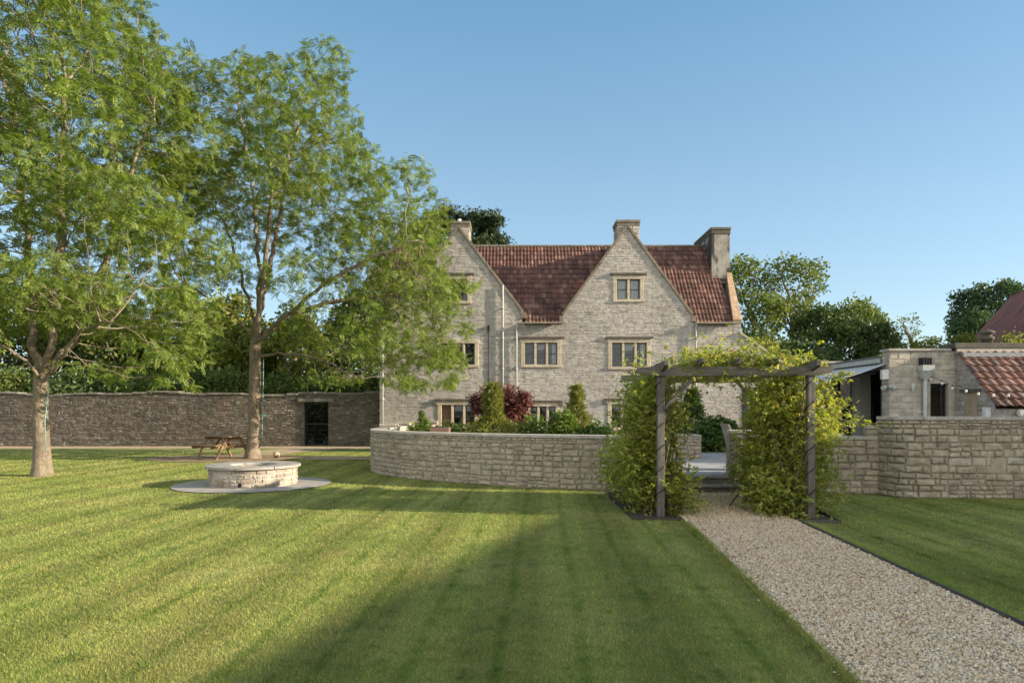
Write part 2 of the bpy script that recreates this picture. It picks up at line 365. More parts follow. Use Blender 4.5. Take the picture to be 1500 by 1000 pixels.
def stones(mb, path, z0, z1, ch=(.09,.16), cw=(.18,.45), prot=(.006,.028), gap=.012, inside=None, thin=.12, backing=True, seed=1, bevel=.35, ms=0, mm=1, band=False):
    """coursed rubble on the right-hand side of a path; inside(s,z) masks; material ms stones, mm mortar"""
    rd = random.Random(seed); f, L = path_fn(path); z = z0
    def pt(s, n, zz):
        x, y, nx, ny = f(s); return (x+nx*n, y+ny*n, zz)
    def stone(a, b, c, d):
        a += gap*rd.uniform(.3,.7); b -= gap*rd.uniform(.3,.7); c += gap*rd.uniform(.2,.8); d -= gap*rd.uniform(.2,.8)
        if b-a < .03 or d-c < .02: return
        p = rd.uniform(*prot); e = min(.02, .25*min(b-a, d-c))*bevel*2
        J = lambda q: rd.uniform(-q, q)
        cor = [(a,c),(b,c),(b,d),(a,d)]
        base = [pt(s+J(gap*.4), -.02, q+J(gap*.4)) for s, q in cor]
        ins = [(a+e,c+e),(b-e,c+e),(b-e,d-e),(a+e,d-e)]
        top = [pt(s+J(e*.5), p+J(prot[1]*.3), q+J(e*.5)) for s, q in ins]
        mid = pt((a+b)/2+J((b-a)*.2), p+rd.uniform(0,.5)*prot[1], (c+d)/2+J((d-c)*.2))
        mb.add(base+top+[mid], [(0,1,5,4),(1,2,6,5),(2,3,7,6),(3,0,4,7),(4,5,8),(5,6,8),(6,7,8),(7,4,8)], ms)
    while z < z1-.02:
        h = rd.uniform(*ch)
        if z1-z-h < ch[0]*.6: h = z1-z
        zt = min(z+h, z1); zm = (z+zt)/2
        runs = []
        if inside is None: runs = [(0, L)]
        else:
            ss = np.arange(0, L+.0001, .02); mk = [inside(s, zm) for s in ss]; st = None
            for s, k in zip(ss, mk):
                if k and st is None: st = s
                if not k and st is not None: runs.append((st, s)); st = None
            if st is not None: runs.append((st, L))
        for a, b in runs:
            if backing:
                n = max(1, int((b-a)/.3)) if len(path) > 2 else 1
                for i in range(n):
                    s0 = a+(b-a)*i/n; s1 = a+(b-a)*(i+1)/n
                    mb.add([pt(s0,0,z),pt(s1,0,z),pt(s1,0,zt),pt(s0,0,zt)], [(0,1,2,3)], mm)
            s = a
            while s < b-.02:
                w = rd.uniform(*cw)
                if b-s-w < cw[0]*.7: w = b-s
                w = min(w, b-s)
                if band:
                    w = min(max(w*rd.uniform(.8,1.7), .12), b-s)
                    if b-s-w < .1: w = b-s
                    def row(za, zb, s0, s1):
                        q = s0
                        while q < s1-.01:
                            ww = rd.uniform(.8,2.3)*max(zb-za,.08)*1.25
                            if s1-q-ww < .07: ww = s1-q
                            stone(q, q+ww, za, zb); q += ww
                    r = rd.random()
                    if r < .06 and w < .36: stone(s, s+w, z, zt)
                    elif r < .88: q = z+h*rd.uniform(.42,.58); row(z, q, s, s+w); row(q, zt, s, s+w)
                    else: q1 = z+h*rd.uniform(.28,.38); q2 = z+h*rd.uniform(.6,.7); row(z, q1, s, s+w); row(q1, q2, s, s+w); row(q2, zt, s, s+w)
                elif h > ch[0]*1.5 and rd.random() < thin and w > cw[0]*1.3:
                    q = z+h*rd.uniform(.4,.6); stone(s, s+w, z, q); stone(s, s+w, q, zt)
                else: stone(s, s+w, z, zt)
                s += w
        z = zt
def wall_core(mb, path, t, z0, z1, m=1, inset=.004):
    f, L = path_fn(path); n = max(1, len(path)-1)*1; ss = np.linspace(0, L, max(2, int(L/.3)+1)) if len(path) > 2 else [0, L]
    A = []; B = []
    for s in ss:
        x, y, nx, ny = f(s); A.append((x-nx*inset, y-ny*inset)); B.append((x-nx*t, y-ny*t))
    for i in range(len(ss)-1):
        mb.add([(*A[i],z0),(*A[i+1],z0),(*B[i+1],z0),(*B[i],z0),(*A[i],z1),(*A[i+1],z1),(*B[i+1],z1),(*B[i],z1)], [(4,5,6,7),(0,1,5,4),(2,3,7,6)], m)
    for i, j in ((0, 0), (-1, -1)):
        q = [(*A[i],z0),(*B[i],z0),(*B[i],z1),(*A[i],z1)]; mb.add(q, [(0,1,2,3)], m)
def coping_strip(mb, path, over, t, z0, z1, seg=.9, gap=.006, m=0):
    """slabs along a path, overhanging 'over' on the right-hand side"""
    f, L = path_fn(path); n = max(1, round(L/seg)); sub = 4 if len(path) > 2 else 1
    for i in range(n):
        a = L*i/n+gap/2; b = L*(i+1)/n-gap/2; A = []; B = []
        for k in range(sub+1):
            s = a+(b-a)*k/sub; x, y, nx, ny = f(s); A.append((x+nx*over, y+ny*over)); B.append((x-nx*t, y-ny*t))
        dz = random.uniform(-.002,.002)
        poly = A + B[::-1]; mb.prism(poly, z0, z1+dz, m)

# ------------------------------------------------------------ leaves, trees
def rot_frames(d, roll):
    d = d/np.linalg.norm(d, axis=1, keepdims=True); up = np.tile([0.,0,1], (len(d),1)); up[np.abs(d[:,2])>.97] = [1,0,0]
    y = np.cross(up, d); y /= np.linalg.norm(y, axis=1, keepdims=True); z = np.cross(d, y)
    c = np.cos(roll)[:,None]; s = np.sin(roll)[:,None]
    return np.stack([d, y*c+z*s, -y*s+z*c], axis=2)      # columns
def leaf_quad(x0, y0, dx, dy, w, lift=.1):   # one leaflet quad from (x0,y0) along (dx,dy)
    l = math.hypot(dx, dy); px, py = -dy/l*w, dx/l*w
    return [(x0,y0,0),(x0+dx*.45+px,y0+dy*.45+py,lift*w),(x0+dx,y0+dy,-.12*l),(x0+dx*.45-px,y0+dy*.45-py,lift*w)]
def t_pinnate():
    q = []
    for t in (.22,.42,.62,.82):
        for sgn in (1,-1): q.append(leaf_quad(t, 0, .20, .32*sgn, .085))
    q.append(leaf_quad(.92, 0, .4, 0, .09)); a = np.array(q).reshape(-1,3); a[:,2] -= a[:,0]**2*.15; return a
def t_sprig(n=5, w=.2, spread=1.0, seed=0):
    r = random.Random(seed); q = []
    for i in range(n):
        a = spread*(i-(n-1)/2)/max(1,n-1)*2.2+r.uniform(-.3,.3); t = .35*i/n
        s = np.array(leaf_quad(t, 0, math.cos(a)*.55, math.sin(a)*.55, w*.55)); s[:,2] += r.uniform(-.2,.25)*np.hypot(s[:,0]-t, s[:,1]); q.append(s)
    return np.concatenate(q)
def t_clump(n=6, seed=0, w=.2):
    r = np.random.default_rng(seed); q = []
    for i in range(n):
        d = r.normal(size=3); d[2] *= .6; d /= np.linalg.norm(d); e = np.cross(d, r.normal(size=3)); e /= np.linalg.norm(e)
        o = r.normal(size=3)*.3; l = .55*r.uniform(.7,1.2)
        q.append(np.stack([o, o+d*l*.5+e*w, o+d*l, o+d*l*.5-e*w]))
    return np.concatenate(q)
T_PIN = t_pinnate(); T_SPR = t_sprig(); T_CLUMP = t_clump(7, 3, .17)
def scatter_leaves(name, pos, dirs, size, tmpl, mats, parent=None, mi_leaf=None, roll=None):
    pos = np.asarray(pos, float); n = len(pos); dirs = np.asarray(dirs, float); size = np.broadcast_to(np.asarray(size, float), (n,))
    roll = rng.normal(0, .6, n) if roll is None else roll
    Rm = rot_frames(dirs, roll)
    V = np.einsum('nij,vj->nvi', Rm, tmpl)*size[:,None,None]+pos[:,None,:]
    k = len(tmpl); fs = (np.arange(n*k).reshape(-1,4))
    mi = None if mi_leaf is None else np.repeat(mi_leaf, k//4)
    return np_mesh(name, V.reshape(-1,3), fs, mats, mi, parent)
def blob_points(blobs, n, shell=0.0):
    """blobs: (cx,cy,cz,rx,ry,rz[,weight]) -> points, outward directions"""
    b = np.array([x[:6] for x in blobs], float); w = np.array([(x[6] if len(x) > 6 else 1)*x[3]*x[4]*x[5] for x in blobs])**.8; w /= w.sum()
    k = rng.choice(len(b), n, p=w); d = rng.normal(size=(n,3)); d /= np.linalg.norm(d, axis=1, keepdims=True)
    r = (shell+(1-shell)*rng.random(n))**(1/3 if shell == 0 else 1); r = r[:,None]
    return b[k,:3]+d*r*b[k,3:6], d
def grow(att, seeds, step, di, dk, iters=140, up=.12, jit=.15):
    nodes = [Vector(p) for p, _ in seeds]; par = [q for _, q in seeds]; A = [Vector(a) for a in att]
    rd = random.Random(5)
    for it in range(iters):
        if not A: break
        kd = kdtree.KDTree(len(nodes))
        for i, p in enumerate(nodes): kd.insert(p, i)
        kd.balance(); acc = {}; keep = []
        for a in A:
            co, i, d = kd.find(a)
            if d < dk: continue
            keep.append(a)
            if d < di: acc[i] = acc.get(i, Vector((0,0,0))) + (a-co).normalized()
        A = keep
        if not acc: break
        new = 0
        for i, v in acc.items():
            if v.length < 1e-3: continue
            d = v.normalized() + Vector((rd.gauss(0,jit), rd.gauss(0,jit), rd.gauss(0,jit)+up)); d.normalize()
            p = nodes[i] + d*step
            co, j, dd = kd.find(p)
            if dd < step*.35: continue
            nodes.append(p); par.append(i); new += 1
        if not new: break
    return nodes, par
def skeleton(nodes, par, r_tip, expo, r_seed=None):
    n = len(nodes); ch = [[] for _ in range(n)]
    for i, p in enumerate(par):
        if p >= 0: ch[p].append(i)
    rad = [0.0]*n
    for i in range(n-1, -1, -1):      # children always after parents
        s = sum(rad[c]**expo for c in ch[i]); rad[i] = s**(1/expo) if ch[i] else r_tip
    return ch, rad
def branch_mesh(name, nodes, par, ch, rad, mat, parent, rmin=0.0, flare=None):
    mb = MB(); done = set()
    starts = [(i, None) for i, p in enumerate(par) if p < 0]
    while starts:
        i, pr = starts.pop(); pts = []; rr = []
        if pr is not None: pts.append(nodes[pr]); rr.append(min(rad[pr], rad[i]*1.15))
        while True:
            pts.append(nodes[i]); rr.append(rad[i])
            if not ch[i]: break
            big = max(ch[i], key=lambda c: rad[c])
            for c in ch[i]:
                if c != big: starts.append((c, i))
            i = big
        if max(rr) < rmin: continue
        if flare and pr is None: rr = [r*flare(p) for r, p in zip(rr, pts)]
        mx = max(rr); mb.tube(pts, rr, 10 if mx > .12 else (6 if mx > .03 else 4), 0, False)
    return mb.build(name, mat, parent)
def make_tree(name, label, cat, base, trunk_pts, blobs, natt, leafmat, bark, leaf_per=3, leaf_size=.3, tmpl=None, step=.35, di=4.0, dk=.6, r_tip=.008, expo=2.3, group=None, shell=.0, droop=.25, leaf_depth=2, trunk_r=None, flare=None, stems=None):
    root = empty(name, base, label, cat, group)
    att, _ = blob_points(blobs, natt, shell)
    seeds = []; prev = -1
    tp = [Vector(p) for p in trunk_pts]; dense = []
    for a, b in zip(tp, tp[1:]):
        k = max(1, int((b-a).length/step))
        for j in range(k): dense.append(a.lerp(b, j/k))
    dense.append(tp[-1])
    for p in dense: seeds.append((p, prev)); prev = len(seeds)-1
    top = prev
    for stem in (stems or []):
        q = [Vector(p) for p in stem]
        i0 = min(range(top+1), key=lambda i: (seeds[i][0]-q[0]).length); prev = i0
        for a, b in zip([seeds[i0][0]]+q[1:-1], q[1:]):
            k = max(1, int((b-a).length/step))
            for j in range(1, k+1): seeds.append((a.lerp(b, j/k)+Vector((random.gauss(0,.03),random.gauss(0,.03),random.gauss(0,.03))), prev)); prev = len(seeds)-1
    nodes, par = grow(att, seeds, step, di, dk)
    if trunk_r:      # choose the pipe exponent so that the base gets its measured radius
        tips = len(nodes)-len(set(q for q in par if q >= 0)); expo = math.log(max(tips, 4))/math.log(trunk_r/r_tip)
    ch, rad = skeleton(nodes, par, r_tip, expo)
    branch_mesh('trunk', nodes, par, ch, rad, bark, root, 0, flare)
    depth = [0]*len(nodes)
    for i in range(len(nodes)-1, -1, -1):
        depth[i] = 0 if not ch[i] else 1+max(depth[c] for c in ch[i])
    pos = []; dirs = []; rd = random.Random(9)
    for i, p in enumerate(nodes):
        if depth[i] > leaf_depth or i <= top: continue
        d0 = (nodes[i]-nodes[par[i]]).normalized() if par[i] >= 0 else Vector((0,0,1))
        for k in range(max(1, round(leaf_per*(1.5, 1.0, .55, .3)[min(depth[i], 3)]))):
            d = d0*.5 + Vector((rd.gauss(0,.7), rd.gauss(0,.7), rd.gauss(0,.45)-droop)); t = rd.random()
            q = nodes[i].lerp(nodes[par[i]], t) if par[i] >= 0 else nodes[i]
            pos.append(tuple(q)); dirs.append(tuple(d.normalized()))
    pos = np.array(pos)+rng.normal(0, .06*leaf_size/.3, (len(pos),3)); sz = leaf_size*rng.uniform(.65,1.25,len(pos))
    scatter_leaves('crown', pos, dirs, sz, T_PIN if tmpl is None else tmpl, leafmat, root)
    return root
def bush(name, label, cat, base, blobs, n, size, leafmat, tmpl=None, shell=.25, droop=0.0, stems=6, group=None, extra=None, stem_mat=None, clump=None):
    root = empty(name, base, label, cat, group); base = Vector(base)
    if clump:   # leaves gathered on random twig ends
        c, d0 = blob_points(blobs, clump, shell); k = rng.integers(0, clump, n); pos = c[k]+rng.normal(0, 1, (n,3))*np.array([blobs[0][3]]*3)*.13; d = d0[k]
    else: pos, d = blob_points(blobs, n, shell)
    d = d*.6+rng.normal(0,.6,(n,3)); d[:,2] -= droop; pos[:,2] = np.maximum(pos[:,2], base.z+.02)
    scatter_leaves('foliage', pos, d, size*rng.uniform(.6,1.3,n), T_SPR if tmpl is None else tmpl, leafmat, root)
    if stems:
        mb = MB(); rd = random.Random(len(name)+n); tips, _ = blob_points(blobs, stems)
        for t in tips:
            t = Vector(t); b = base+Vector((rd.gauss(0,.06),rd.gauss(0,.06),0)); m = b.lerp(t,.5)+Vector((rd.gauss(0,.05),rd.gauss(0,.05),.05)); r = .012
            mb.tube([b, m, t], [r, r*.8, r*.4], 5)
        mb.build('stem', stem_mat or M['bark_dark'], root)
    if extra: extra(root)
    return root
# ------------------------------------------------------------ ground
def sheet(name, poly, z, mat, kind='structure', label=None, cat=None):
    mb = MB(); mb.add([(x, y, z) for x, y in poly], [tuple(range(len(poly)))])
    o = mb.build(name, mat); tag(o, label, cat, None, kind); return o
sheet('ground', [(-900,-700),(900,-700),(900,1400),(-900,1400)], -.03, M['field'])
sheet('lawn', [(-34,-14),(18,-14),(18,31),(-34,31)], 0, M['lawn'])
def pl(D): return 2.02+(D-4)*.08
def pr(D): return 3.75+(D-5)*.068
path_poly = [(pl(1.5),1.5),(pr(1.5),1.5),(pr(13.15),13.15),(pl(13.15),13.15)]
sheet('gravel_path', path_poly, .006, M['gravel_bed'])
sheet('gravel_margin', [(-34,28.3),(-4.5,28.3),(-4.5,29.95),(-34,29.95)], .006, M['gravel_bed'])
sheet('gravel_walk', [(-9.2,21.9),(-4.0,21.9),(-4.0,23.2),(-8.1,23.5),(-7.9,26),(-7.0,28.3),(-9.3,28.3),(-9.8,26),(-10.4,23.4)], .010, M['gravel_bed'])
ell = [(-9.4+2.6*math.cos(a)*(1+.06*math.sin(3*a)), 22.5+1.75*math.sin(a)*(1+.05*math.cos(5*a))) for a in np.linspace(0, 2*math.pi, 48, endpoint=False)]
sheet('bark_chippings', ell, .014, M['chips'])
bed_l = [(1.75,9.92),(pl(9.92),9.85),(pl(13.1),13.1),(1.85,13.3),(1.75,12.2)]
bed_r = [(pr(9.75)-.12,9.78),(4.62,9.62),(5.1,12.75),(pr(13.1),13.1),(pr(11),11)]
sheet('planting_bed_left', bed_l, .012, M['soil']); sheet('planting_bed_right', bed_r, .012, M['soil'])
mb = MB()
for a, b in zip(np.linspace(1.5, 9.7, 12)[:-1], np.linspace(1.5, 9.7, 12)[1:]):
    mb.bar((pr(a)+.012,a,.02), (pr(b)+.012,b,.02), .012, .05)
mb.bar((pr(9.7)+.012,9.7,.02),(4.63,9.6,.02),.012,.05); mb.bar((4.63,9.6,.02),(4.95,11.6,.02),.012,.05)
tag(mb.build('path_edging', M['edging']), 'thin dark metal edging along the right side of the gravel path', 'edging')

# terrace
CW = smooth_path([(2.72,13.24),(2.08,13.42),(.97,13.82),(-.14,14.3),(-1.2,14.95),(-2.0,15.5),(-2.78,16.25),(-3.5,17.35),(-3.83,18.7),(-3.85,20.2),(-3.55,21.8),(-2.95,23.1)][::-1], 6)   # runs left-back to the steps
RW = smooth_path([(6.96,13.0),(7.0,12.75),(7.1,12.52),(7.3,12.38),(7.6,12.33)], 5)+[(14.5,12.0)]
TZ = .29
terr = [(p[0]+.1*0, p[1]+.12) for p in CW]+[(2.72,13.42),(4.4,13.42),(4.4,13.7),(6.75,13.3),(7.4,12.75),(14.5,12.3),(14.5,29.35),(-2.6,29.35)]
def pave_mat():
    g = G('terrace_paving'); p = g.pos()
    br = g.n('TexBrick', {'Vector': g.n('Mapping', {'Vector': p, 'Rotation': (0,0,.6)}).outputs[0], 'Color1': (.29,.29,.29), 'Color2': (.36,.355,.345), 'Mortar': (.12,.115,.11), 'Scale': 1.0, 'Mortar Size': .008, 'Brick Width': .9, 'Row Height': .6})
    c = g.mix(1, br.outputs['Color'], g.val(g.rng(g.noise(4, 5), .3, .7, .8, 1.2)), 'MULTIPLY'); g.col(c).rough(.7).bump(g.noise(40), .2, .01); return g.m
mb = MB(); mb.prism(terr, .005, TZ); tag(mb.build('terrace', pave_mat()), kind='structure')
mb = MB(); mb.box(2.74,4.38,13.06,13.45,.0,.145); mb.box(2.70,4.42,13.02,13.40,.145,.155)
mb2 = MB()
st = empty('terrace_steps', (3.55,13.2,0), 'two worn grey stone steps rising from the gravel path to the terrace', 'steps')
mb = MB(); mb.box(2.74,4.38,13.08,13.5,0,.11); mb.box(2.72,4.40,13.04,13.42,.112,.15); mb.build('lower_step', M['step_stone'], st, .008)
mb = MB(); mb.box(2.74,4.38,13.40,13.8,.152,.25); mb.box(2.72,4.40,13.37,13.85,.252,.295); mb.build('upper_step', M['step_stone'], st, .008)

def wall_thing(name, label, cat, path, z0, z1, t, cop=(.03,.06), smat='wall_stone', mmat='wall_mortar', ch=(.19,.28), cw=(.2,.45), seed=1, both=False, ends=True, cmat='coping', group=None, seg=.9, prot=(.008,.03)):
    f, L = path_fn(path); x, y, nx, ny = f(L/2)
    root = empty(name, (x, y, z0), label, cat, group)
    mb = MB(); wall_core(mb, path, t, z0, z1-cop[1])
    stones(mb, path, z0, z1-cop[1]-.004, ch, cw, prot=prot, backing=False, seed=seed, band=True)
    if both:
        off = []
        for s in np.linspace(L, 0, max(2, len(path))): x, y, nx, ny = f(s); off.append((x-nx*t, y-ny*t))
        stones(mb, off, z0, z1-cop[1]-.004, ch, cw, prot=prot, backing=False, seed=seed+5, thin=.3)
    if ends:
        for s, sg in ((0,1),(L,-1)):
            x, y, nx, ny = f(s); a = (x-nx*t, y-ny*t); b = (x, y)
            stones(mb, [a, b] if sg > 0 else [b, a], z0, z1-cop[1]-.004, ch, cw, prot=(.004,.015), backing=False, seed=seed+9, thin=.3)
    mb.build('stonework', [M[smat], M[mmat]], root)
    mb = MB(); coping_strip(mb, path, cop[0], t+cop[0], z1-cop[1], z1, seg); mb.build('coping', M[cmat], root, .006)
    return root
wall_thing('curved_wall', 'long curved stone garden wall with thin grey coping in front of the house', 'wall', CW, 0, 1.09, .38, seed=3, both=True)
wall_thing('terrace_wall', 'lower stone wall to the right of the steps, half hidden by the climber', 'wall', [(4.42,13.46),(6.98,12.97)], 0, 1.09, .36, seed=5, both=True)
wall_thing('wall_pier', 'warm sandstone end pier with flat cap just right of the steps', 'pier', [(4.34,13.62),(4.86,13.52)], .1, 1.19, .5, smat='pit_stone', seed=6, both=True)
wall_thing('retaining_wall', 'tall pale stone retaining wall with flat coping at the right edge of the lawn', 'wall', RW, 0, 1.475, .4, seed=8, ch=(.21,.30), cw=(.22,.5))
wall_thing('step_wall', 'short stepped stone wall piece between the low wall and the tall right wall', 'wall', [(6.76,13.05),(7.06,12.93)], 0, 1.30, .35, seed=9)
wall_thing('planter_wall', 'low stone wall end with wide pale cap left of the terrace entrance behind the climber', 'wall', [(3.3,18.3),(5.07,18.3)], TZ, .93, .9, seed=12, cop=(.04,.05), both=True)
for i, (x1, D, w, lab) in enumerate([(580,20.3,.5,'leftmost sunlit stone terrace pier showing above the curved wall'), (600,22.6,.85,'middle low terrace pier behind the leftmost one, above the curved wall'), (641,26.0,1.6,'farthest low terrace pier, in front of the house window behind the curved wall')]):
    X = GX(x1, D); wall_thing('terrace_pier', lab, 'pier', [(X-w, D),(X, D)], TZ, 1.175, .45, seed=20+i, smat='pit_stone', both=True, group='short piers on the terrace')

# ------------------------------------------------------------ old garden wall and gate
gx0, gx1, gz1 = GX(445,29.9), GX(481,29.9), ZY(588,29.9)
OW = [(-34,29.9),(-5.72,29.9)]
def ow_in(s, z):
    x = -34+s; top = 2.3+.05*math.sin(x*.7)+.04*math.sin(x*1.9)
    return z < top and not (gx0 < x < gx1 and z < gz1)
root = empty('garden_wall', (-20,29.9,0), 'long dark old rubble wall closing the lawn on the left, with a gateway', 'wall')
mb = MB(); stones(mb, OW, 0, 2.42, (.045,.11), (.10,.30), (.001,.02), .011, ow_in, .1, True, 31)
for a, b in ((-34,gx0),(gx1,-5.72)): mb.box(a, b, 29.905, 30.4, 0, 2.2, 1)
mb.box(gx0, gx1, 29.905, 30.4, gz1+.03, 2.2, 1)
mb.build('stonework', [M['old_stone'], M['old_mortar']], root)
mb = MB(); x = -34; rd = random.Random(4)
while x < -5.8:
    w = min(rd.uniform(.3,.7), -5.72-x); t = 2.3+.05*math.sin(x*.7)+.04*math.sin(x*1.9)
    mb.box(x+.005, x+w-.005, 29.84+rd.uniform(-.02,.02), 30.42, t-.04, t+.05+rd.uniform(-.012,.015)); x += w
M['old_cap'] = stone_mat('old_cap', [(.17,.16,.14),(.24,.225,.20),(.2,.185,.165)], dirt=.4, bump=.5)
mb.build('capping', M['old_cap'], root, .02)
mb = MB(); mb.box(gx0-.25, gx1+.25, 29.83, 30.38, gz1-.01, gz1+.14); mb.build('lintel', M['old_cap'], root, .015)
gate = empty('garden_gate', ((gx0+gx1)/2,30.1,0), 'black iron barred gate standing in the opening of the dark old wall', 'gate')
mb = MB(); y = 30.1
for xx in (gx0+.03, gx1-.03): mb.box(xx-.025, xx+.025, y-.025, y+.025, .03, gz1-.06)
for zz in (.08, .98, gz1-.09): mb.box(gx0+.056, gx1-.056, y-.02, y+.02, zz-.025, zz+.025)
mb.build('gate_frame', M['dark_frame'], gate)
mb = MB()
for xx in np.linspace(gx0+.14, gx1-.14, 8):
    mb.tube([(xx,y,.11),(xx,y,.95)], .011, 6); mb.tube([(xx,y,1.01),(xx,y,gz1-.12)], .011, 6)
for zz in (.3,.5,.7): mb.box(gx0+.06, gx1-.06, y-.034, y-.028, zz-.006, zz+.006)
mb.build('gate_bars', M['dark_frame'], gate)

# ------------------------------------------------------------ the house
HD = 29.4; HX0, HX1 = -5.70, 9.84; EZ = 5.36; RY, RZ = 32.6, 9.36; BY = 35.8
g1, g2 = (-2.32, 9.44, 2.74, 5.85), (4.97, 9.5, 2.78, 5.7)     # centre x, apex z, half width, foot z
def gab(x, g): 
    d = abs(x-g[0]); return -1 if d > g[2] else g[1]-(g[1]-g[3])*d/g[2]
def house_top(x):
    t = max(EZ if HX0 <= x <= HX1 else -1, gab(x, g1), gab(x, g2))
    if x > HX1: t = 4.83-.69*(x-HX1)
    return t
wins = [  # px rect of the stone surround, lights, hood style, first light shows wood?
 (649,690,403,445,2,'straight'), (640,701,497,538,3,'none'), (763,822,496,538,3,'straight'), (890.6,953,496,541,3,'straight'),
 (898,943,403,442.5,2,'straight'), (641,701,587,630,3,'drop'), (771,819.5,589,630,3,'drop'), (890,950,586,630,3,'drop')]
wr = [(GX(a,HD), GX(b,HD), ZY(d,HD), ZY(c,HD)) for a,b,c,d,_,_ in wins]
door = (GX(1087,HD), GX(1130,HD), TZ, 2.55)
def f_in(s, z):
    x = HX0+s
    if z > house_top(x): return False
    for a,b,c,d in wr+[door]:
        if a+.03 < x < b-.03 and c+.02 < z < d-.02: return False
    return True
house = empty('stone_house', (2,HD,TZ), 'old stone manor house with two tall gables and dark red tiled roof', 'house')
mb = MB(); stones(mb, [(HX0,HD),(12.4,HD)], .2, 9.6, (.065,.13), (.14,.52), (.001,.012), .009, f_in, .12, True, 41)
mb.build('front_wall', [M['house_stone'], M['house_mortar']], house)
mb = MB()   # side and back walls
zt = EZ-.06
def endwall(x0, x1):
    mb.add([(x0,HD+.02,.1),(x0,BY,.1),(x0,BY,zt),(x0,RY,RZ-.12),(x0,HD+.02,zt),(x1,HD+.02,.1),(x1,BY,.1),(x1,BY,zt),(x1,RY,RZ-.12),(x1,HD+.02,zt)],
           [(0,1,2,3,4),(9,8,7,6,5),(0,5,6,1),(1,6,7,2),(0,4,9,5)], 0)
endwall(HX0+.005, HX0+.4); endwall(HX1-.4, HX1-.005)
mb.box(HX0+.4, HX1-.4, BY-.4, BY-.002, .1, zt)
mb.yprism([(HX1,.1),(12.4,.1),(12.4,3.0),(HX1,4.7)], HD+1.2, HD+1.3)
mb.build('rear_walls', [M['house_stone'], M['house_mortar']], house)
mb = MB(); mb.box(HX0+.45, HX1-.45, HD+.5, BY-.5, 2.7, 2.9); mb.box(HX0+.45, HX1-.45, HD+.5, BY-.5, 5.1, 5.2); mb.build('inner_floors', M['render'], house)

def tiles(mb, o, u, v, W, H, tw=.16, th=.33, amp=.028, seed=1, clip=None, over=.02):
    rd = random.Random(seed); o = Vector(o); u = Vector(u).normalized(); v = Vector(v).normalized(); n = u.cross(v).normalized()
    nu = int(W/tw); nv = int(math.ceil(H/th)); tw = W/nu; prof = [(0,0),(.12,.1),(.3,.85),(.42,1),(.54,.85),(.72,.1),(1.0,0)]
    for j in range(nv):
        for i in range(nu):
            if clip and not clip((i+.5)*tw, (j+.5)*th): continue
            a = i*tw; z0 = rd.uniform(.028,.042); z1 = rd.uniform(.0,.006); b0 = j*th-over+rd.uniform(-.008,.008); b1 = min((j+1)*th+.01, H+.03); sk = rd.uniform(-.006,.006)
            lo = [o+u*(a+t*tw+sk)+v*b0+n*(z0+amp*h) for t, h in prof]; hi = [o+u*(a+t*tw-sk)+v*b1+n*(z1+amp*h) for t, h in prof]
            lip = [p-n*.03 for p in lo]; k = len(prof)
            mb.add(lo+hi+lip, [(q,q+1,k+q+1,k+q) for q in range(k-1)]+[(2*k+q,2*k+q+1,q+1,q) for q in range(k-1)])
SL = Vector((0, RY-HD, RZ-EZ)).normalized(); SLEN = math.hypot(RY-HD, RZ-EZ)
mb = MB()
x0, x1 = HX0-.02, HX1-.33
ry0 = HD-.18; lift = .06
o = Vector((x0, HD, EZ+lift))-SL*.22
tiles(mb, o, (1,0,0), SL, x1-x0, SLEN+.22, seed=3, clip=lambda u, v: v > .5 or all(abs(x0+u-g[0]) > g[2]+.1 for g in (g1, g2)))
SLb = Vector((0, -(BY-RY), RZ-zt)).normalized()
mb.add([(x1,BY+.15,zt-.1),(x0,BY+.15,zt-.1),(x0,RY,RZ+.02),(x1,RY,RZ+.02)], [(0,1,2,3)])
mb.add([(x0,HD+.08,EZ+.1),(x1,HD+.08,EZ+.1),(x1,RY,RZ-.0),(x0,RY,RZ-.0)], [(0,1,2,3)])
for g in (g1, g2):
    hw = g[2]; cx, az, fz = g[0], g[1]-.12, g[3]-.12
    for sg in (-1, 1):
        v = Vector((-sg*hw, 0, az-fz)).normalized(); L = math.hypot(hw, az-fz)
        if sg > 0: tiles(mb, (cx+hw, HD+.34, fz), (0,1,0), v, RY+.5-HD-.3, L, seed=7)
        else: tiles(mb, (cx-hw, RY+.54, fz), (0,-1,0), v, RY+.5-HD-.3, L, seed=8)
roof = mb.build('roof', M['tiles'], house)
mb = MB()
x = x0
while x < x1-.1:
    w = min(.42, x1-x); mb.yprism([(x+.004,RZ-.02),(x+w-.004,RZ-.02),(x+w-.004,RZ+.09),(x+.004,RZ+.09)], RY-.11, RY+.11); x += w
mb.build('ridge_tiles', M['gable_coping'], roof, .03)
for g in (g1, g2):      # gable copings
    cx, az, hw, fz = g; mb = MB()
    for sg in (-1, 1):
        d = Vector((-sg*hw, az-fz)).normalized(); nrm = Vector((sg*d.y*1.0, sg*-d.x*1.0)) if False else Vector((sg*(az-fz), hw)).normalized()
        L = math.hypot(hw, az-fz); k = 7
        for i in range(k):
            a = Vector((cx+sg*hw, fz))+d*(L*i/k-.02*(i == 0)); b = Vector((cx+sg*hw, fz))+d*(L*(i+1)/k-.006)
            if i == k-1: b = Vector((cx+sg*.004, az))
            q = [a-nrm*.04, b-nrm*.04, b+nrm*.07, a+nrm*.07]
            if i == k-1: q[2] = Vector((cx+sg*.004, az+.125))
            if sg < 0: q = q[::-1]
            mb.yprism([(p.x,p.y) for p in q], HD-.06, HD+.36)
        kx = cx+sg*hw; mb.box(min(kx-.02*sg,kx+.16*sg), max(kx-.02*sg,kx+.16*sg), HD-.05, HD+.3, fz-.32, fz-.05)
    mb.build('gable_coping', M['gable_coping'], house, .012)
mb = MB()    # right verge and lean-to copings
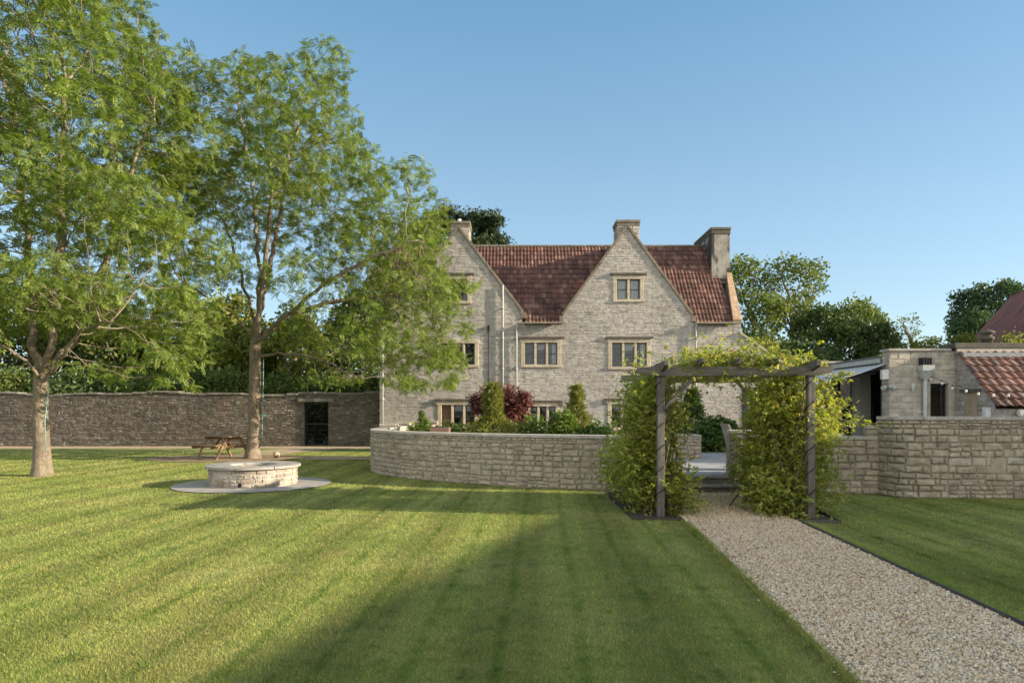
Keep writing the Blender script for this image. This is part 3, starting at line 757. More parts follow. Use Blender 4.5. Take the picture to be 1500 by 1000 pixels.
a0 = Vector((9.47,HD-.1,EZ-.02)); b0 = Vector((9.80,31.25,7.74)); k = 6
for i in range(k):
    p = a0.lerp(b0, i/k); q = a0.lerp(b0, (i+1)/k-.004); w0 = .38-.15*i/k; w1 = .38-.15*(i+1)/k
    mb.hexa([p, p+Vector((w0,0,0)), q+Vector((w1,0,0)), q, p+Vector((0,-.06,.13)), p+Vector((w0,-.06,.13)), q+Vector((w1,-.06,.13)), q+Vector((0,-.06,.13))])
mb.build('verge_coping', M['sand_coping'], house, .01)
mb = MB(); mb.bar((HX1-.05,HD+.12,4.92),(12.5,HD+.12,3.04),.42,.09,(0,0,1)); mb.build('leanto_coping', M['coping'], house, .01)
# chimneys
def chimney(x0, x1, y0, y1, z0, z1, sm, mm, cap, cmat, seed, render=None):
    mb = MB(); loop = [(x0,y0),(x1,y0),(x1,y1),(x0,y1),(x0,y0)]
    if render: 
        mb.box(x0,x1,y0,y1,z0,z1-cap)
        o = mb.build('chimney', [M[render]], house)
    else:
        for a, b in zip(loop, loop[1:]): stones(mb, [a,b], z0, z1-cap, (.08,.14), (.15,.4), (.003,.02), .01, seed=seed)
        o = mb.build('chimney', [M[sm], M[mm]], house)
    mb = MB(); mb.box(x0-.03,x1+.03,y0-.03,y1+.03,z1-cap,z1-.13); mb.box(x0-.055,x1+.055,y0-.055,y1+.055,z1-.128,z1); mb.build('chimney_cap', M[cmat], o, .02)
    return o
chimney(GX(903.5,29.9), GX(935.5,29.9), 29.75, 30.75, 8.3, ZY(322,29.75), 'house_stone', 'house_mortar', .26, 'gable_coping', 51)
c1 = chimney(GX(660.5,29.9), GX(687.5,29.9), 29.75, 30.9, 8.3, ZY(324,29.75), 'house_stone', 'house_mortar', .24, 'gable_coping', 52)
mb = MB(); mb.lathe([(.07,9.75),(.085,9.8),(.08,10.02),(.0,10.02)], GX(673,30.2), 30.2, 12); mb.build('chimney_pot', M['white_metal'], c1)
c3 = chimney(GX(1041,31.25)+.05, GX(1070,31.25)-.03, 31.25, 34.1, 7.4, ZY(333,31.25), None, None, .3, 'dark_stone', 53, 'cement')
mb = MB(); mb.lathe([(.17,9.9),(.17,10.08),(.14,10.1),(.12,10.02),(0,10.0)], 9.45, 31.9, 14); mb.build('chimney_pot', M['dark_stone'], c3)
mb = MB(); mb.box(9.1,9.9,31.1,31.3,7.55,7.75); mb.build('chimney_flashing', M['cement'], c3, .02)
# windows
rd = random.Random(3)
for wi, ((px0,px1,py0,py1,nl,hood), (a,b,c,d)) in enumerate(zip(wins, wr)):
    mb = MB(); j = .17 if nl > 2 else .16; y0, y1 = HD-.035, HD+.26; hd = .17; sl = .12; mu = .10
    mb.box(a, a+j, y0, y1, c+sl, d-hd); mb.box(b-j, b, y0, y1, c+sl, d-hd)
    mb.box(a-.03, b+.03, y0-.01, y1, d-hd, d); mb.box(a-.02, b+.02, y0-.03, y1, c, c+sl)
    lw = (b-a-2*j-mu*(nl-1))/nl; L = []
    for i in range(nl):
        x = a+j+i*(lw+mu); L.append((x, x+lw))
        if i < nl-1: mb.box(x+lw, x+lw+mu, y0+.02, y1, c+sl, d-hd)
    win = mb.build('window', M['dressed'], house, .012)
    if hood != 'none':
        mb = MB(); mb.box(a-.12, b+.12, HD-.11, HD+.05, d+.004, d+.085)
        if hood == 'drop':
            for xx in (a-.12, b+.05): mb.box(xx-.08, xx+.10, HD-.1, HD+.05, d-.17, d+.001)
        mb.build('hood_mould', M['dark_stone'], win, .015)
    for i, (p, q) in enumerate(L):
        z0, z1 = c+sl, d-hd; yc = HD+.13; fr = .042
        if wi == 5 and i == 0:
            mb = MB(); mb.box(p, q, yc+.02, yc+.05, z0, z1); mb.build('wooden_shutter', M['terracotta'], win); continue
        mb = MB(); mb.box(p, p+fr, yc-.03, yc+.03, z0, z1); mb.box(q-fr, q, yc-.03, yc+.03, z0, z1)
        mb.box(p+fr, q-fr, yc-.03, yc+.03, z0, z0+fr); mb.box(p+fr, q-fr, yc-.03, yc+.03, z1-fr, z1)
        zm = z0+(z1-z0)*.5; mb.box(p+fr, q-fr, yc-.015, yc+.015, zm-.02, zm+.02)
        cs = mb.build('casement', M['white_frame'], win)
        mb = MB(); t = rd.uniform(-.012,.012); mb.add([(p+fr,yc+.002+t,z0+fr),(q-fr,yc+.002-t,z0+fr),(q-fr,yc+.002-t,z1-fr),(p+fr,yc+.002+t,z1-fr)], [(0,1,2,3)])
        mb.build('pane', M['glass'], win)
        if (wi in (3,4) and i == nl-1) or (wi == 2 and i == 2) or (wi == 4):  # upper right gable: curtains added in place of sky reflected in the panes
            mb = MB(); w = q-p; n = 10; xs = np.linspace(p+w*(.45 if wi != 4 else .05), q-.02, n)
            pts = [(xx, HD+.20+.02*math.sin(k*2.1)) for k, xx in enumerate(xs)]
            mb.add([(x_,y_,z0) for x_,y_ in pts]+[(x_,y_,z1) for x_,y_ in pts], [(k,k+1,n+k+1,n+k) for k in range(n-1)]); mb.build('curtain', M['curtain'], win)
        elif rd.random() < .4:
            mb = MB(); mb.box(p, q, HD+.3, HD+.31, z1-.3*rd.uniform(.5,1.2), z1+.02); mb.build('blind', M['curtain'], win)
# glazed door right
mb = MB(); a,b,c,d = door
mb.box(a,a+.12,HD-.02,HD+.1,c,d); mb.box(b-.12,b,HD-.02,HD+.1,c,d); mb.box(a+.12,b-.12,HD-.02,HD+.1,d-.12,d); mb.box((a+b)/2-.05,(a+b)/2+.05,HD,HD+.08,c,d-.12)
dr = mb.build('glazed_door', M['dark_frame'], house)
mb = MB(); mb.add([(a+.1,HD+.06,c),(b-.1,HD+.06,c),(b-.1,HD+.06,d-.1),(a+.1,HD+.06,d-.1)], [(0,1,2,3)]); mb.build('pane', M['glass'], dr)
# gutters and pipes
def gutter(xa, xb, z):
    mb = MB(); pr_ = [(HD-.24+.065*math.cos(t), z+.065*math.sin(t)) for t in np.linspace(math.pi, 2*math.pi, 7)]; n = len(pr_)
    mb.add([(xa,y,zz) for y,zz in pr_]+[(xb,y,zz) for y,zz in pr_], [(i,i+1,n+i+1,n+i) for i in range(n-1)]); mb.build('gutter', M['dressed'], house)
gutter(GX(757,HD), GX(829,HD), EZ-.02); gutter(GX(1017,HD), GX(1082,HD), EZ-.02); gutter(HX0-.1, -5.0, EZ-.02)
def downpipe(xp, y0, y1, kink=False):
    mb = MB(); X = GX(xp,HD); z0, z1 = ZY(y1,HD), ZY(y0,HD); pts = [(X,HD-.09,z0),(X,HD-.09,z1-.25)]
    if kink: pts += [(X,HD-.1,z1-.2),(X+.06,HD-.2,z1)]
    else: pts += [(X,HD-.09,z1)]
    mb.tube(pts, .038, 8)
    for zz in np.arange(z0+.3, z1-.2, 1.3): mb.tube([(X,HD-.09,zz),(X,HD-.09,zz+.07)], .05, 8); mb.box(X-.07,X+.07,HD-.07,HD-.0,zz+.01,zz+.05)
    mb.build('downpipe', M['pipe'], house)
downpipe(736.5, 418, 640); downpipe(756.5, 474, 640, True); downpipe(561, 474, 640, True); downpipe(1018.5, 472, 640, True)
mb = MB(); X = GX(715.5,HD); mb.tube([(X,HD-.03,ZY(484,HD)),(X,HD-.03,ZY(600,HD))], .014, 5); mb.box(X-.05,X+.05,HD-.12,HD,ZY(484,HD),ZY(477,HD)); mb.build('cable', M['black_wire'], house)

# ------------------------------------------------------------ right-hand wing
wing = empty('garden_room', (10.2,17,TZ), 'flat-roofed stone garden room with open black-framed side on the right', 'building')
mb = MB(); wX0 = 9.40; wt = 3.06
wa, wb, wc, wd = 10.40, 10.86, 1.0, 2.25
def wing_in(s, z): x = wX0+s; return not (wa < x < wb and wc < z < wd)
stones(mb, [(wX0,17.0),(11.06,17.0)], TZ, wt, (.11,.19), (.2,.45), (.002,.009), .012, wing_in, .2, True, 61)
stones(mb, [(wX0,17.35),(wX0,17.0)], TZ, wt, (.13,.24), (.15,.35), (.002,.009), .012, None, .2, True, 62)
mb.box(wX0+.01, wa-.02, 17.004, 17.35, TZ, wt, 1); mb.box(wb+.02, 11.06, 17.004, 17.35, TZ, wt, 1); mb.box(wa-.02, wb+.02, 17.004, 17.35, wd+.02, wt, 1); mb.box(wa-.02, wb+.02, 17.004, 17.35, TZ, wc-.02, 1)
mb.box(11.06, 21, 16.95, 17.35, TZ, 3.12, 1)
mb.build('stone_wall', [M['wing_stone'], M['wing_mortar']], wing)
mb = MB(); mb.box(wX0-.04, 10.92, 16.95, 17.4, wt, wt+.06); mb.build('coping', M['coping'], wing, .008)
mb = MB(); mb.box(10.93, 21, 16.84, 17.5, 3.125, 3.25); mb.build('parapet', M['dark_stone'], wing, .01)
mb = MB(); mb.box(11.0,21,16.86,16.945,2.98,3.12); mb.build('parapet_band', M['coping'], wing)
mb = MB(); mb.box(wX0+.06, 21, 17.36, 23, 2.78, 2.95); mb.box(20.7,21,17.36,23,TZ,2.78); mb.box(wX0+.3, 20.7, 22.8, 23, TZ, 2.78); mb.box(11.06,20.7,17.36,17.42,TZ,2.78); mb.build('shell', M['render'], wing)
mb = MB(); mb.box(wX0+.02, wX0+.2, 17.36, 19.9, 2.62, 2.98); mb.build('fascia', plain('fascia', (.13,.135,.14), .5), wing)
mb = MB(); mb.box(wX0+.03, wX0+.15, 17.355, 17.47, TZ, 2.6); mb.box(wX0+.03,wX0+.15,19.75,19.88,TZ,2.6); mb.box(wX0+.03,wX0+.15,18.95,19.05,TZ,2.6); mb.build('door_frame', M['dark_frame'], wing)
mb = MB(); mb.box(wX0+.06, wX0+.09, 19.05, 19.75, TZ+.05, 2.6); mb.build('sliding_panel', M['glass'], wing)
mb = MB(); mb.box(wX0+.02, wX0+.32, 18.5, 18.92, TZ, 2.6); mb.build('pillar', M['render'], wing)
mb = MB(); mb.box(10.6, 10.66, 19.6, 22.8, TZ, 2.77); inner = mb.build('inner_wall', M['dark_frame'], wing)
mb = MB(); mb.box(10.55,10.595,20.0,20.08,1.0,2.2); mb.box(10.55,10.595,20.6,20.68,1.0,2.2); mb.box(10.55,10.595,20.08,20.6,2.12,2.2); mb.box(10.55,10.595,20.08,20.6,1.0,1.08); mb.build('picture_frame', M['terracotta'], inner)
mb = MB()
for (x0_,x1_,z0_,z1_) in ((wa-.12,wa,wc-.1,wd+.14),(wb,wb+.12,wc-.1,wd+.14),(wa,wb,wd,wd+.14),(wa,wb,wc-.1,wc)): mb.box(x0_,x1_,16.97,17.2,z0_,z1_)
w_ = mb.build('window', M['coping'], wing, .006)
mb = MB()
for (x0_,x1_,z0_,z1_) in ((wa,wa+.045,wc,wd),(wb-.045,wb,wc,wd),(wa+.045,wb-.045,wd-.045,wd),(wa+.045,wb-.045,wc,wc+.045)): mb.box(x0_,x1_,17.1,17.15,z0_,z1_)
mb.build('window_frame', M['dark_frame'], w_)
mb = MB(); mb.add([(wa+.04,17.12,wc+.04),(wb-.04,17.12,wc+.04),(wb-.04,17.12,wd-.04),(wa+.04,17.12,wd-.04)], [(0,1,2,3)]); mb.build('pane', M['glass'], w_)
mb = MB(); X = GX(1353,17)-.02
mb.hexa([(X-.07,16.86,2.36),(X+.07,16.86,2.36),(X+.07,16.975,2.36),(X-.07,16.975,2.36),(X-.14,16.76,2.56),(X+.14,16.76,2.56),(X+.14,16.975,2.56),(X-.14,16.975,2.56)]); mb.box(X-.15,X+.15,16.75,16.975,2.562,2.70)
mb.tube([(X,16.91,TZ),(X,16.91,2.36)], .05, 10); mb.build('rainwater_pipe', M['pipe'], wing)
mb = MB()
for k in range(4): mb.box(X-.11+.06*k, X-.08+.06*k, 16.78, 16.97, 2.703, 2.86+.02*(k%2))
mb.box(X-.12,X+.12,16.95,16.97,2.703,2.9); mb.build('spout_grille', M['dark_frame'], wing)
mb = MB(); X = GX(1334,17); mb.lathe([(.0,2.02),(.032,2.02),(.032,2.26),(.0,2.26)], X, 16.9, 12); mb.box(X-.02,X+.02,16.93,16.985,2.1,2.16); mb.build('wall_light', M['pipe'], wing)
mb = MB(); mb.box(wX0-.16, wX0+.02, 17.02, 17.14, 2.36, 2.60); mb.build('speaker_box', M['white_metal'], wing, .01)
mb = MB(); mb.tube([(wX0-.02,17.05,2.18),(wX0-.18,16.98,2.14)], [.03,.055], 10); mb.tube([(wX0+.06,16.95,2.18),(wX0+.08,16.86,2.1)], [.03,.055], 10); mb.box(wX0-.04,wX0+.08,16.93,17.0,2.15,2.22); mb.build('floodlight', M['pipe'], wing)
pier_ = MB(); stones(pier_, [(9.15,20.6),(10.2,20.6)], TZ, 3.0, (.11,.19), (.2,.45), (.002,.009), seed=66); stones(pier_, [(9.15,21.6),(9.15,20.6)], TZ, 3.0, (.11,.19), (.2,.45), (.002,.009), seed=67); pier_.box(9.16,10.2,20.61,21.6,TZ,3.0,1)
pier_.build('corner_pier', [M['wing_stone'], M['wing_mortar']], wing); mb = MB(); mb.box(9.08,10.25,20.52,21.7,3.0,3.06); mb.build('pier_cap', M['coping'], wing, .008)
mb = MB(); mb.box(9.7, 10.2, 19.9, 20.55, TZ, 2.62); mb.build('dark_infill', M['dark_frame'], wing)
aw = empty('awning', (9.3,18.4,2.7), 'pale blue-grey fabric awning pulled out from the black-framed opening', 'awning')
mb = MB(); n = 6
for k in range(n):
    t0, t1 = k/n, (k+1)/n; f_ = lambda t: (9.42-2.0*t, 2.77-.57*t-.06*math.sin(math.pi*t))
    (xa,za),(xb,zb) = f_(t0), f_(t1); mb.hexa([(xb,17.1,zb-.006),(xa,17.1,za-.006),(xa,19.85,za-.006),(xb,19.85,zb-.006),(xb,17.1,zb+.006),(xa,17.1,za+.006),(xa,19.85,za+.006),(xb,19.85,zb+.006)])
mb.build('fabric', M['awning'], aw)
mb = MB(); mb.box(7.38,7.44,17.08,19.87,2.15,2.22); mb.build('front_bar', M['pipe'], aw)
mb = MB(); mb.box(9.30,9.395,17.4,19.85,2.79,2.9); mb.build('cassette', M['pipe'], aw)
mb = MB(); mb.bar((9.38,17.6,2.55),(8.5,17.75,2.40),.05,.05); mb.bar((8.5,17.75,2.40),(7.45,17.6,2.18),.05,.05); mb.build('folding_arm', M['dark_frame'], aw)
# lean-to in front of the wing
lt = empty('lean_to_shed', (11.05,15.6,TZ), 'stone lean-to with red clay tile roof behind the tall right-hand wall', 'shed')
mb = MB(); LX = 11.05; ly0, ly1, lz0, lz1 = 15.6, 16.94, 1.72, 3.0
da, db, dz = 16.2, 16.62, 2.02
stones(mb, [(LX,16.95),(LX,15.62)], TZ, 3.1, (.07,.14), (.12,.32), (.004,.025), .014, lambda s, z: z < lz0+.02+(lz1-lz0)*((16.95-s-ly0)/(ly1-ly0)) and not (da < 16.95-s < db and z < dz), .1, True, 71)
stones(mb, [(LX,15.62),(21,15.62)], TZ, 1.62, (.07,.14), (.12,.32), (.004,.025), .014, None, .1, True, 72)
mb.build('stonework', [M['house_stone'], M['house_mortar']], lt)
mb = MB(); v = Vector((0, ly1-ly0, lz1-lz0)).normalized(); LL = math.hypot(ly1-ly0, lz1-lz0)
tiles(mb, Vector((LX-.06,ly0,lz0+.05))-v*.12, (1,0,0), v, 9.9, LL+.12, .215, .235, .035, 9)
mb.add([(LX,ly0,lz0),(21,ly0,lz0),(21,ly1,lz1),(LX,ly1,lz1)], [(0,1,2,3)])
mb.build('roof', M['leanto_tiles'], lt)
mb = MB(); mb.box(LX, 21, 16.7, 16.86, 2.9, 3.0); mb.build('lead_flashing', M['lead'], lt)
mb = MB(); mb.box(LX-.02,LX+.04,da,db,TZ,dz); 
ds = mb.build('plank_door', wood_mat('plank_wood', (.27,.21,.14), (.38,.31,.22)), lt)
mb = MB(); mb.box(LX-.08,LX+.1,da-.12,db+.14,dz+.004,dz+.075); mb.build('slate_lintel', M['dark_stone'], lt, .01)
mb = MB(); mb.box(LX-.13,LX-.01,15.72,15.86,1.3,1.66); mb.build('meter_box', M['white_metal'], lt, .01)
mb = MB(); mb.tube([(11.58,15.6,1.54),(11.58,15.52,1.54)], .08, 16); mb.tube([(11.58,15.52,1.54),(11.58,15.5,1.54)], .05, 12); mb.build('round_vent', M['pipe'], lt)
fl = MB(); fl.lathe([(.13,2.95),(.13,3.5),(.17,3.5),(.17,3.56),(.12,3.58),(.12,3.66),(.18,3.66),(.18,3.72),(.0,3.78)], GX(1446,18.5), 18.5, 16)
tag(fl.build('roof_flue', M['dark_stone']), 'dark round roof flue standing on the flat roof of the garden room', 'flue')
# festoon lights
sl_ = empty('string_lights', (10.6,16.9,2.2), 'string of small bulbs hung from the garden room along the lean-to roof', 'string lights')
mb = MB(); pts = [(1363,551,16.9),(1380,557,16.8),(1395,564,16.5),(1415,568,15.9),(1433,572,15.5),(1455,574,15.2),(1477,574,15.2),(1500,573,15.2),(1530,570,15.2)]
wp = [P(*q) for q in pts]; mb.tube(wp, .006, 4); mb.build('cable', M['black_wire'], sl_)
for q in wp:
    mb = MB(); mb.tube([q, q-Vector((0,0,.035))], .014, 8, 1); mb.lathe([(0.001,q.z-.115),(.024,q.z-.1),(.032,q.z-.075),(.02,q.z-.045),(.012,q.z-.035)], q.x, q.y, 10, 0); mb.build('bulb', [M['bulb'], M['black_wire']], sl_)
# far barns
def barn(name, label, A, B, rz, ez, half, tile, smat, seed):
    A = Vector(A); B = Vector(B); d = (B-A).normalized(); nrm = Vector((-d.y, d.x, 0)); root = empty(name, (*((A+B)/2).xy, 0), label, 'barn')
    mb = MB(); q = []
    for e in (A, B):
        q += [Vector((*(e+nrm*half*.96).xy,0)), Vector((*(e-nrm*half*.96).xy,0)), Vector((*(e-nrm*half*.96).xy,ez-.05)), Vector((*e.xy,rz-.15)), Vector((*(e+nrm*half*.96).xy,ez-.05))]
    mb.add(q, [(0,1,2,3,4),(9,8,7,6,5),(1,0,5,6),(0,4,9,5),(2,1,6,7)]); mb.build('wall', M[smat], root)
    mb = MB(); L = (B-A).length
    for sg in (1, -1):
        e0 = (A if sg > 0 else B)+nrm*half*sg; u = d*sg; v = Vector((*(-nrm*half*sg).xy, rz-ez)); h = v.length
        tiles(mb, Vector((*e0.xy, ez))-v.normalized()*.2, u, v, L, h+.2, .3, .35, .03, seed)
        w = Vector((*e0.xy, ez)); mb.add([w, w+u*L, w+u*L+v, w+v], [(0,1,2,3)])
    mb.build('roof', M[tile], root); return root
barn('tiled_barn', 'big plain barn roof of dull red tiles beyond the garden room at the right edge', (32.2,44,0), (27.0,29.5,0), 8.95, 3.6, 4.3, 'barn_tiles', 'house_stone', 81)
barn('side_barn', 'long stone barn standing out of view to the right beside the lawn', (17.75,-9.15,0), (25.75,11.0,0), 7.0, 3.2, 3.6, 'barn_tiles', 'house_stone', 82)
# ------------------------------------------------------------ fire pit
PX, PY = -5.52, 14.6
sheet('paved_circle', [(PX+1.6*math.cos(a), PY+1.6*math.sin(a)) for a in np.linspace(0, 2*math.pi, 72, endpoint=False)], .02, M['disc_stone'])
pit = empty('fire_pit', (PX,PY,.02), 'round stone fire pit with flat slab rim on a pale paved circle in the lawn', 'fire pit')
loop = [(PX+.88*math.sin(a), PY-.88*math.cos(a)) for a in np.linspace(-math.pi, math.pi, 49)]
mb = MB(); stones(mb, loop, .02, .385, (.175,.19), (.14,.3), (.004,.022), .009, None, .3, False, 91, band=True)
lo = [(PX+.5*math.sin(a), PY-.5*math.cos(a)) for a in np.linspace(-math.pi, math.pi, 49)]
for i in range(48):
    a, b, c, d = loop[i], loop[i+1], lo[i+1], lo[i]
    mb.add([(*a,.02),(*b,.02),(*b,.385),(*a,.385)], [(0,1,2,3)], 1); mb.add([(*c,.1),(*d,.1),(*d,.385),(*c,.385)], [(0,1,2,3)], 1); mb.add([(*a,.384),(*b,.384),(*c,.384),(*d,.384)], [(0,1,2,3)], 1)
mb.build('stone_ring', [M['pit_stone'], M['house_mortar']], pit)
mb = MB()
for k in range(8):
    a0, a1 = 2*math.pi*(k+.012)/8, 2*math.pi*(k+.988)/8; aa = np.linspace(a0, a1, 7)
    mb.prism([(PX+.96*math.cos(a), PY+.96*math.sin(a)) for a in aa]+[(PX+.48*math.cos(a), PY+.48*math.sin(a)) for a in aa[::-1]], .387, .44)
mb.build('rim_slab', M['disc_stone'], pit, .006)
mb = MB(); mb.lathe([(.5,.12),(.25,.1),(.001,.09)], PX, PY, 24); mb.build('ash_bed', M['rust'], pit)
mb = MB(); mb.tube([(PX+.06,PY-.9,.085),(PX+.06,PY-.925,.085)], .04, 14); mb.build('drain_hole', M['black_wire'], pit)

# ------------------------------------------------------------ picnic table
TL, TW = 1.5, .72
tb = empty('picnic_table', (-9.5,22.5,.014), 'brown wooden picnic table with fixed benches beside the tree trunk', 'picnic table')
mr = Matrix.Translation((-9.5,22.5,.014)) @ Matrix.Rotation(R(-33), 4, 'Z')
def tpart(mb, name, bevel=.006):
    mb.v = [tuple(mr @ Vector(v)) for v in mb.v]; return mb.build(name, M['table_wood'], tb, bevel)
mb = MB(); n = 5
for k in range(n): y = -TW/2+k*TW/n; mb.box(-TL/2, TL/2, y+.006, y+TW/n-.006, .70, .745)
tpart(mb, 'tabletop')
for s in (-1, 1):
    mb = MB()
    for k in range(2): y = s*.68+(k-1)*.14; mb.box(-TL/2, TL/2, y+.006, y+.134, .425, .465)
    tpart(mb, 'bench')
for x in (-.5, .5):
    for s in (-1, 1):
        mb = MB(); mb.bar((x, s*.24, .69), (x, s*.62, .0), .045, .095, (1,0,0)); tpart(mb, 'leg')
    mb = MB(); mb.box(x-.065, x-.026, -.78, .78, .335, .42); mb.box(x-.065, x-.026, -.34, .34, .61, .695); tpart(mb, 'cross_rail')
    mb = MB(); mb.bar((x-.02*(1 if x>0 else -1), 0, .40), (x*.3, 0, .68), .045, .09, (0,1,0)); tpart(mb, 'brace')
# ball
def ballmat():
    g = G('old_football'); v = g.n('TexVoronoi', {'Vector': g.obj(), 'Scale': 9})
    g.col(g.ramp(g.n('SeparateColor', {0: v.outputs['Color']}).outputs[0], [(.45, (.40,.31,.21)), (.55, (.07,.05,.04))], 'CONSTANT')).rough(.6); return g.m
bpos = (GX(405,22.6), 22.6, .12); mb = MB(); r = .11
mb.lathe([(max(.001, r*math.sin(t)), r*math.cos(t)) for t in np.linspace(math.pi, 0, 15)], 0, 0, 24)
b = mb.build('football', ballmat()); b.location = bpos; tag(b, 'scuffed brown and tan ball lying on the ground right of the tree trunk', 'ball')
# rope swing
rs = empty('rope_swing', (GX(384,22.6),22.6,.5), 'pale teal rope with a wooden bar hanging beside the second tree trunk', 'rope swing')
mb = MB(); X = GX(384.5,22.6); mb.tube([(X+.03,22.6,3.35),(X+.02,22.6,2.4),(X,22.6,1.3),(X-.03,22.6,.62)], .018, 6); mb.build('rope', M['rope'], rs)
mb = MB(); mb.tube([(X-.06,22.58,3.2),(X-.06,22.58,1.42)], .022, 6); mb.build('hanging_pole', M['rope_brown'], rs)
mb = MB(); mb.tube([(X-.14,22.57,1.40),(X+.1,22.57,1.42)], .024, 8); mb.build('bar', M['rope'], rs)
mb = MB(); tx = GX(75.5,16.3); mb.tube([(tx-.01,16.2,2.35),(tx,16.17,1.95),(tx-.06,16.15,1.3),(tx-.02,16.13,.6)], .012, 5)
tag(mb.build('cord', M['rope']), 'thin teal cord hanging down the right side of the leftmost tree trunk', 'cord')

# ------------------------------------------------------------ pergola
pg = empty('pergola', (3.3,11.3,0), 'weathered grey timber pergola arch over the gravel path', 'pergola')
FP = [(GX(967.5,10.2),10.2),(GX(1187,10.05),10.05)]; RP = [(2.42,12.55),(4.62,12.42)]
zt_ = 2.17
for (x,y) in FP+RP:
    mb = MB(); mb.box(x-.052,x+.052,y-.052,y+.052,0,zt_); mb.build('post', M['wood_old'], pg, .006)
def beam(a, b, z0, h, w, nm='beam'):
    """long beam with tapered (cut away below) ends"""
    a = Vector((*a,0)); b = Vector((*b,0)); d = (b-a).normalized(); s = Vector((-d.y,d.x,0))*w/2; L = (b-a).length; mb = MB()
    prof = [(0,z0+h*.45),(.05,z0+h*.3),(.26,z0),(L-.26,z0),(L-.05,z0+h*.3),(L,z0+h*.45),(L,z0+h),(0,z0+h)]; n = len(prof)
    vs = [tuple(Vector((a.x,a.y,0))+d*t-s+Vector((0,0,z))) for t,z in prof]+[tuple(Vector((a.x,a.y,0))+d*t+s+Vector((0,0,z))) for t,z in prof]
    mb.add(vs, [tuple(range(n)), tuple(reversed(range(n,2*n)))]+[((i+1)%n,i,n+i,n+(i+1)%n) for i in range(n)])
    return mb.build(nm, M['wood_beam'], pg, .005)
beam((FP[0][0]-.36,10.14),(FP[1][0]+.30,9.985),2.10,.135,.045)
beam((RP[0][0]-.40,12.63),(RP[1][0]+.35,12.5),2.10,.14,.045)
for i in (0, 1):
    f_, r_ = FP[i], RP[i]; beam((f_[0]-.02,9.72),(r_[0]+.03,12.95),2.172,.135,.062,'cross_beam')
for k in range(3):
    t = (k+1)/4; xa = FP[0][0]*(1-t)+FP[1][0]*t; xb = RP[0][0]*(1-t)+RP[1][0]*t; beam((xa,9.85),(xb,12.85),2.24,.11,.045,'rafter')
for (x,y), s in ((FP[0],1),(RP[0],1),(RP[1],-1)):
    mb = MB(); mb.bar((x+s*.05,y,1.62),(x+s*.52,y-.0,2.1),.045,.09,(0,1,0)); mb.build('brace', M['wood_old'], pg, .005)
for (x,y) in FP:
    mb = MB(); pts = [(x+.062*math.cos(a)*1.15, y+.062*math.sin(a)*1.15, .15+a*.052) for a in np.linspace(0, 36, 140)]; pts = [p for p in pts if p[2] < 2.05]
    mb.tube(pts, .007, 4); mb.build('light_cable', M['black_wire'], pg)

# ------------------------------------------------------------ climbers
def climber(name, label, base, blobs_hi, blobs_lo, n_hi, n_lo, extra_pts=None):
    root = empty(name, base, label, 'climbing plant')
    tmpl = t_sprig(5, .24, 1.1, 4)
    def cl(blobs, n, k, sz, mats, nm, mi=None, sg=.135):
        c, d0 = blob_points(blobs, k, .45); i = rng.integers(0, k, n); p = c[i]+rng.normal(0, sg, (n,3)); p[:,2] = np.maximum(p[:,2], .03)
        d = d0[i]*.6+rng.normal(0,.6,(n,3)); d[:,2] -= .1
        ml = (rng.random(n) < .05).astype(int) if mi else None
        scatter_leaves(nm, p, d, sz*rng.uniform(.6,1.35,n), tmpl, mats, root, ml)
    cl(blobs_hi, n_hi, n_hi//26, .092, [M['climber_leaf'], M['climber_pink']], 'foliage', True)
    cl(blobs_lo, n_lo, n_lo//26, .092, [M['climber_dark'], M['climber_leaf']], 'lower_foliage', True)
    mb = MB(); rd = random.Random(n_hi); tips, _ = blob_points(blobs_hi+blobs_lo, 110); b = Vector(base)
    for t in tips:
        t = Vector(t)
        if abs(t.y-b.y) > .75 or abs(t.x-b.x) > .45 or t.z > 2.05: continue
        s = b+Vector((rd.gauss(0,.2),rd.gauss(0,.4),0)); m = s.lerp(t,.5)+Vector((rd.gauss(0,.1),rd.gauss(0,.1),.1)); mb.tube([s,s.lerp(m,.5)+Vector((0,0,.05)),m,t], [.012,.011,.009,.004], 5)
    for sh in (extra_pts or []):
        q = [Vector(v) for v in sh]; mb.tube(q, [.008]*(len(q)-1)+[.003], 5)
        k = 46; tt = rng.random(k)*(len(q)-1); pp = np.array([tuple(q[int(t_)].lerp(q[int(t_)+1], t_-int(t_))) for t_ in tt])+rng.normal(0,.035,(k,3)); dd = rng.normal(0,.6,(k,3))+np.array([.5,-.2,.1])
        scatter_leaves('shoot_leaves', pp, dd, .11*rng.uniform(.7,1.3,k), tmpl, M['climber_leaf'], root)
    px_, py_ = min(FP, key=lambda q: abs(q[0]-base[0])); sgn = 1 if px_ < 3 else -1
    for ph, r0 in ((0, .018), (2.2, .013)):
        pts = [(px_+sgn*.10+.07*math.cos(a*.55+ph), py_+.16+.07*math.sin(a*.55+ph), a*.18) for a in np.linspace(0, 11.5, 40)]
        mb.tube(pts, [r0*(1-.5*i/40) for i in range(40)], 6)
    mb.build('stem', M['bark_dark'], root); return root
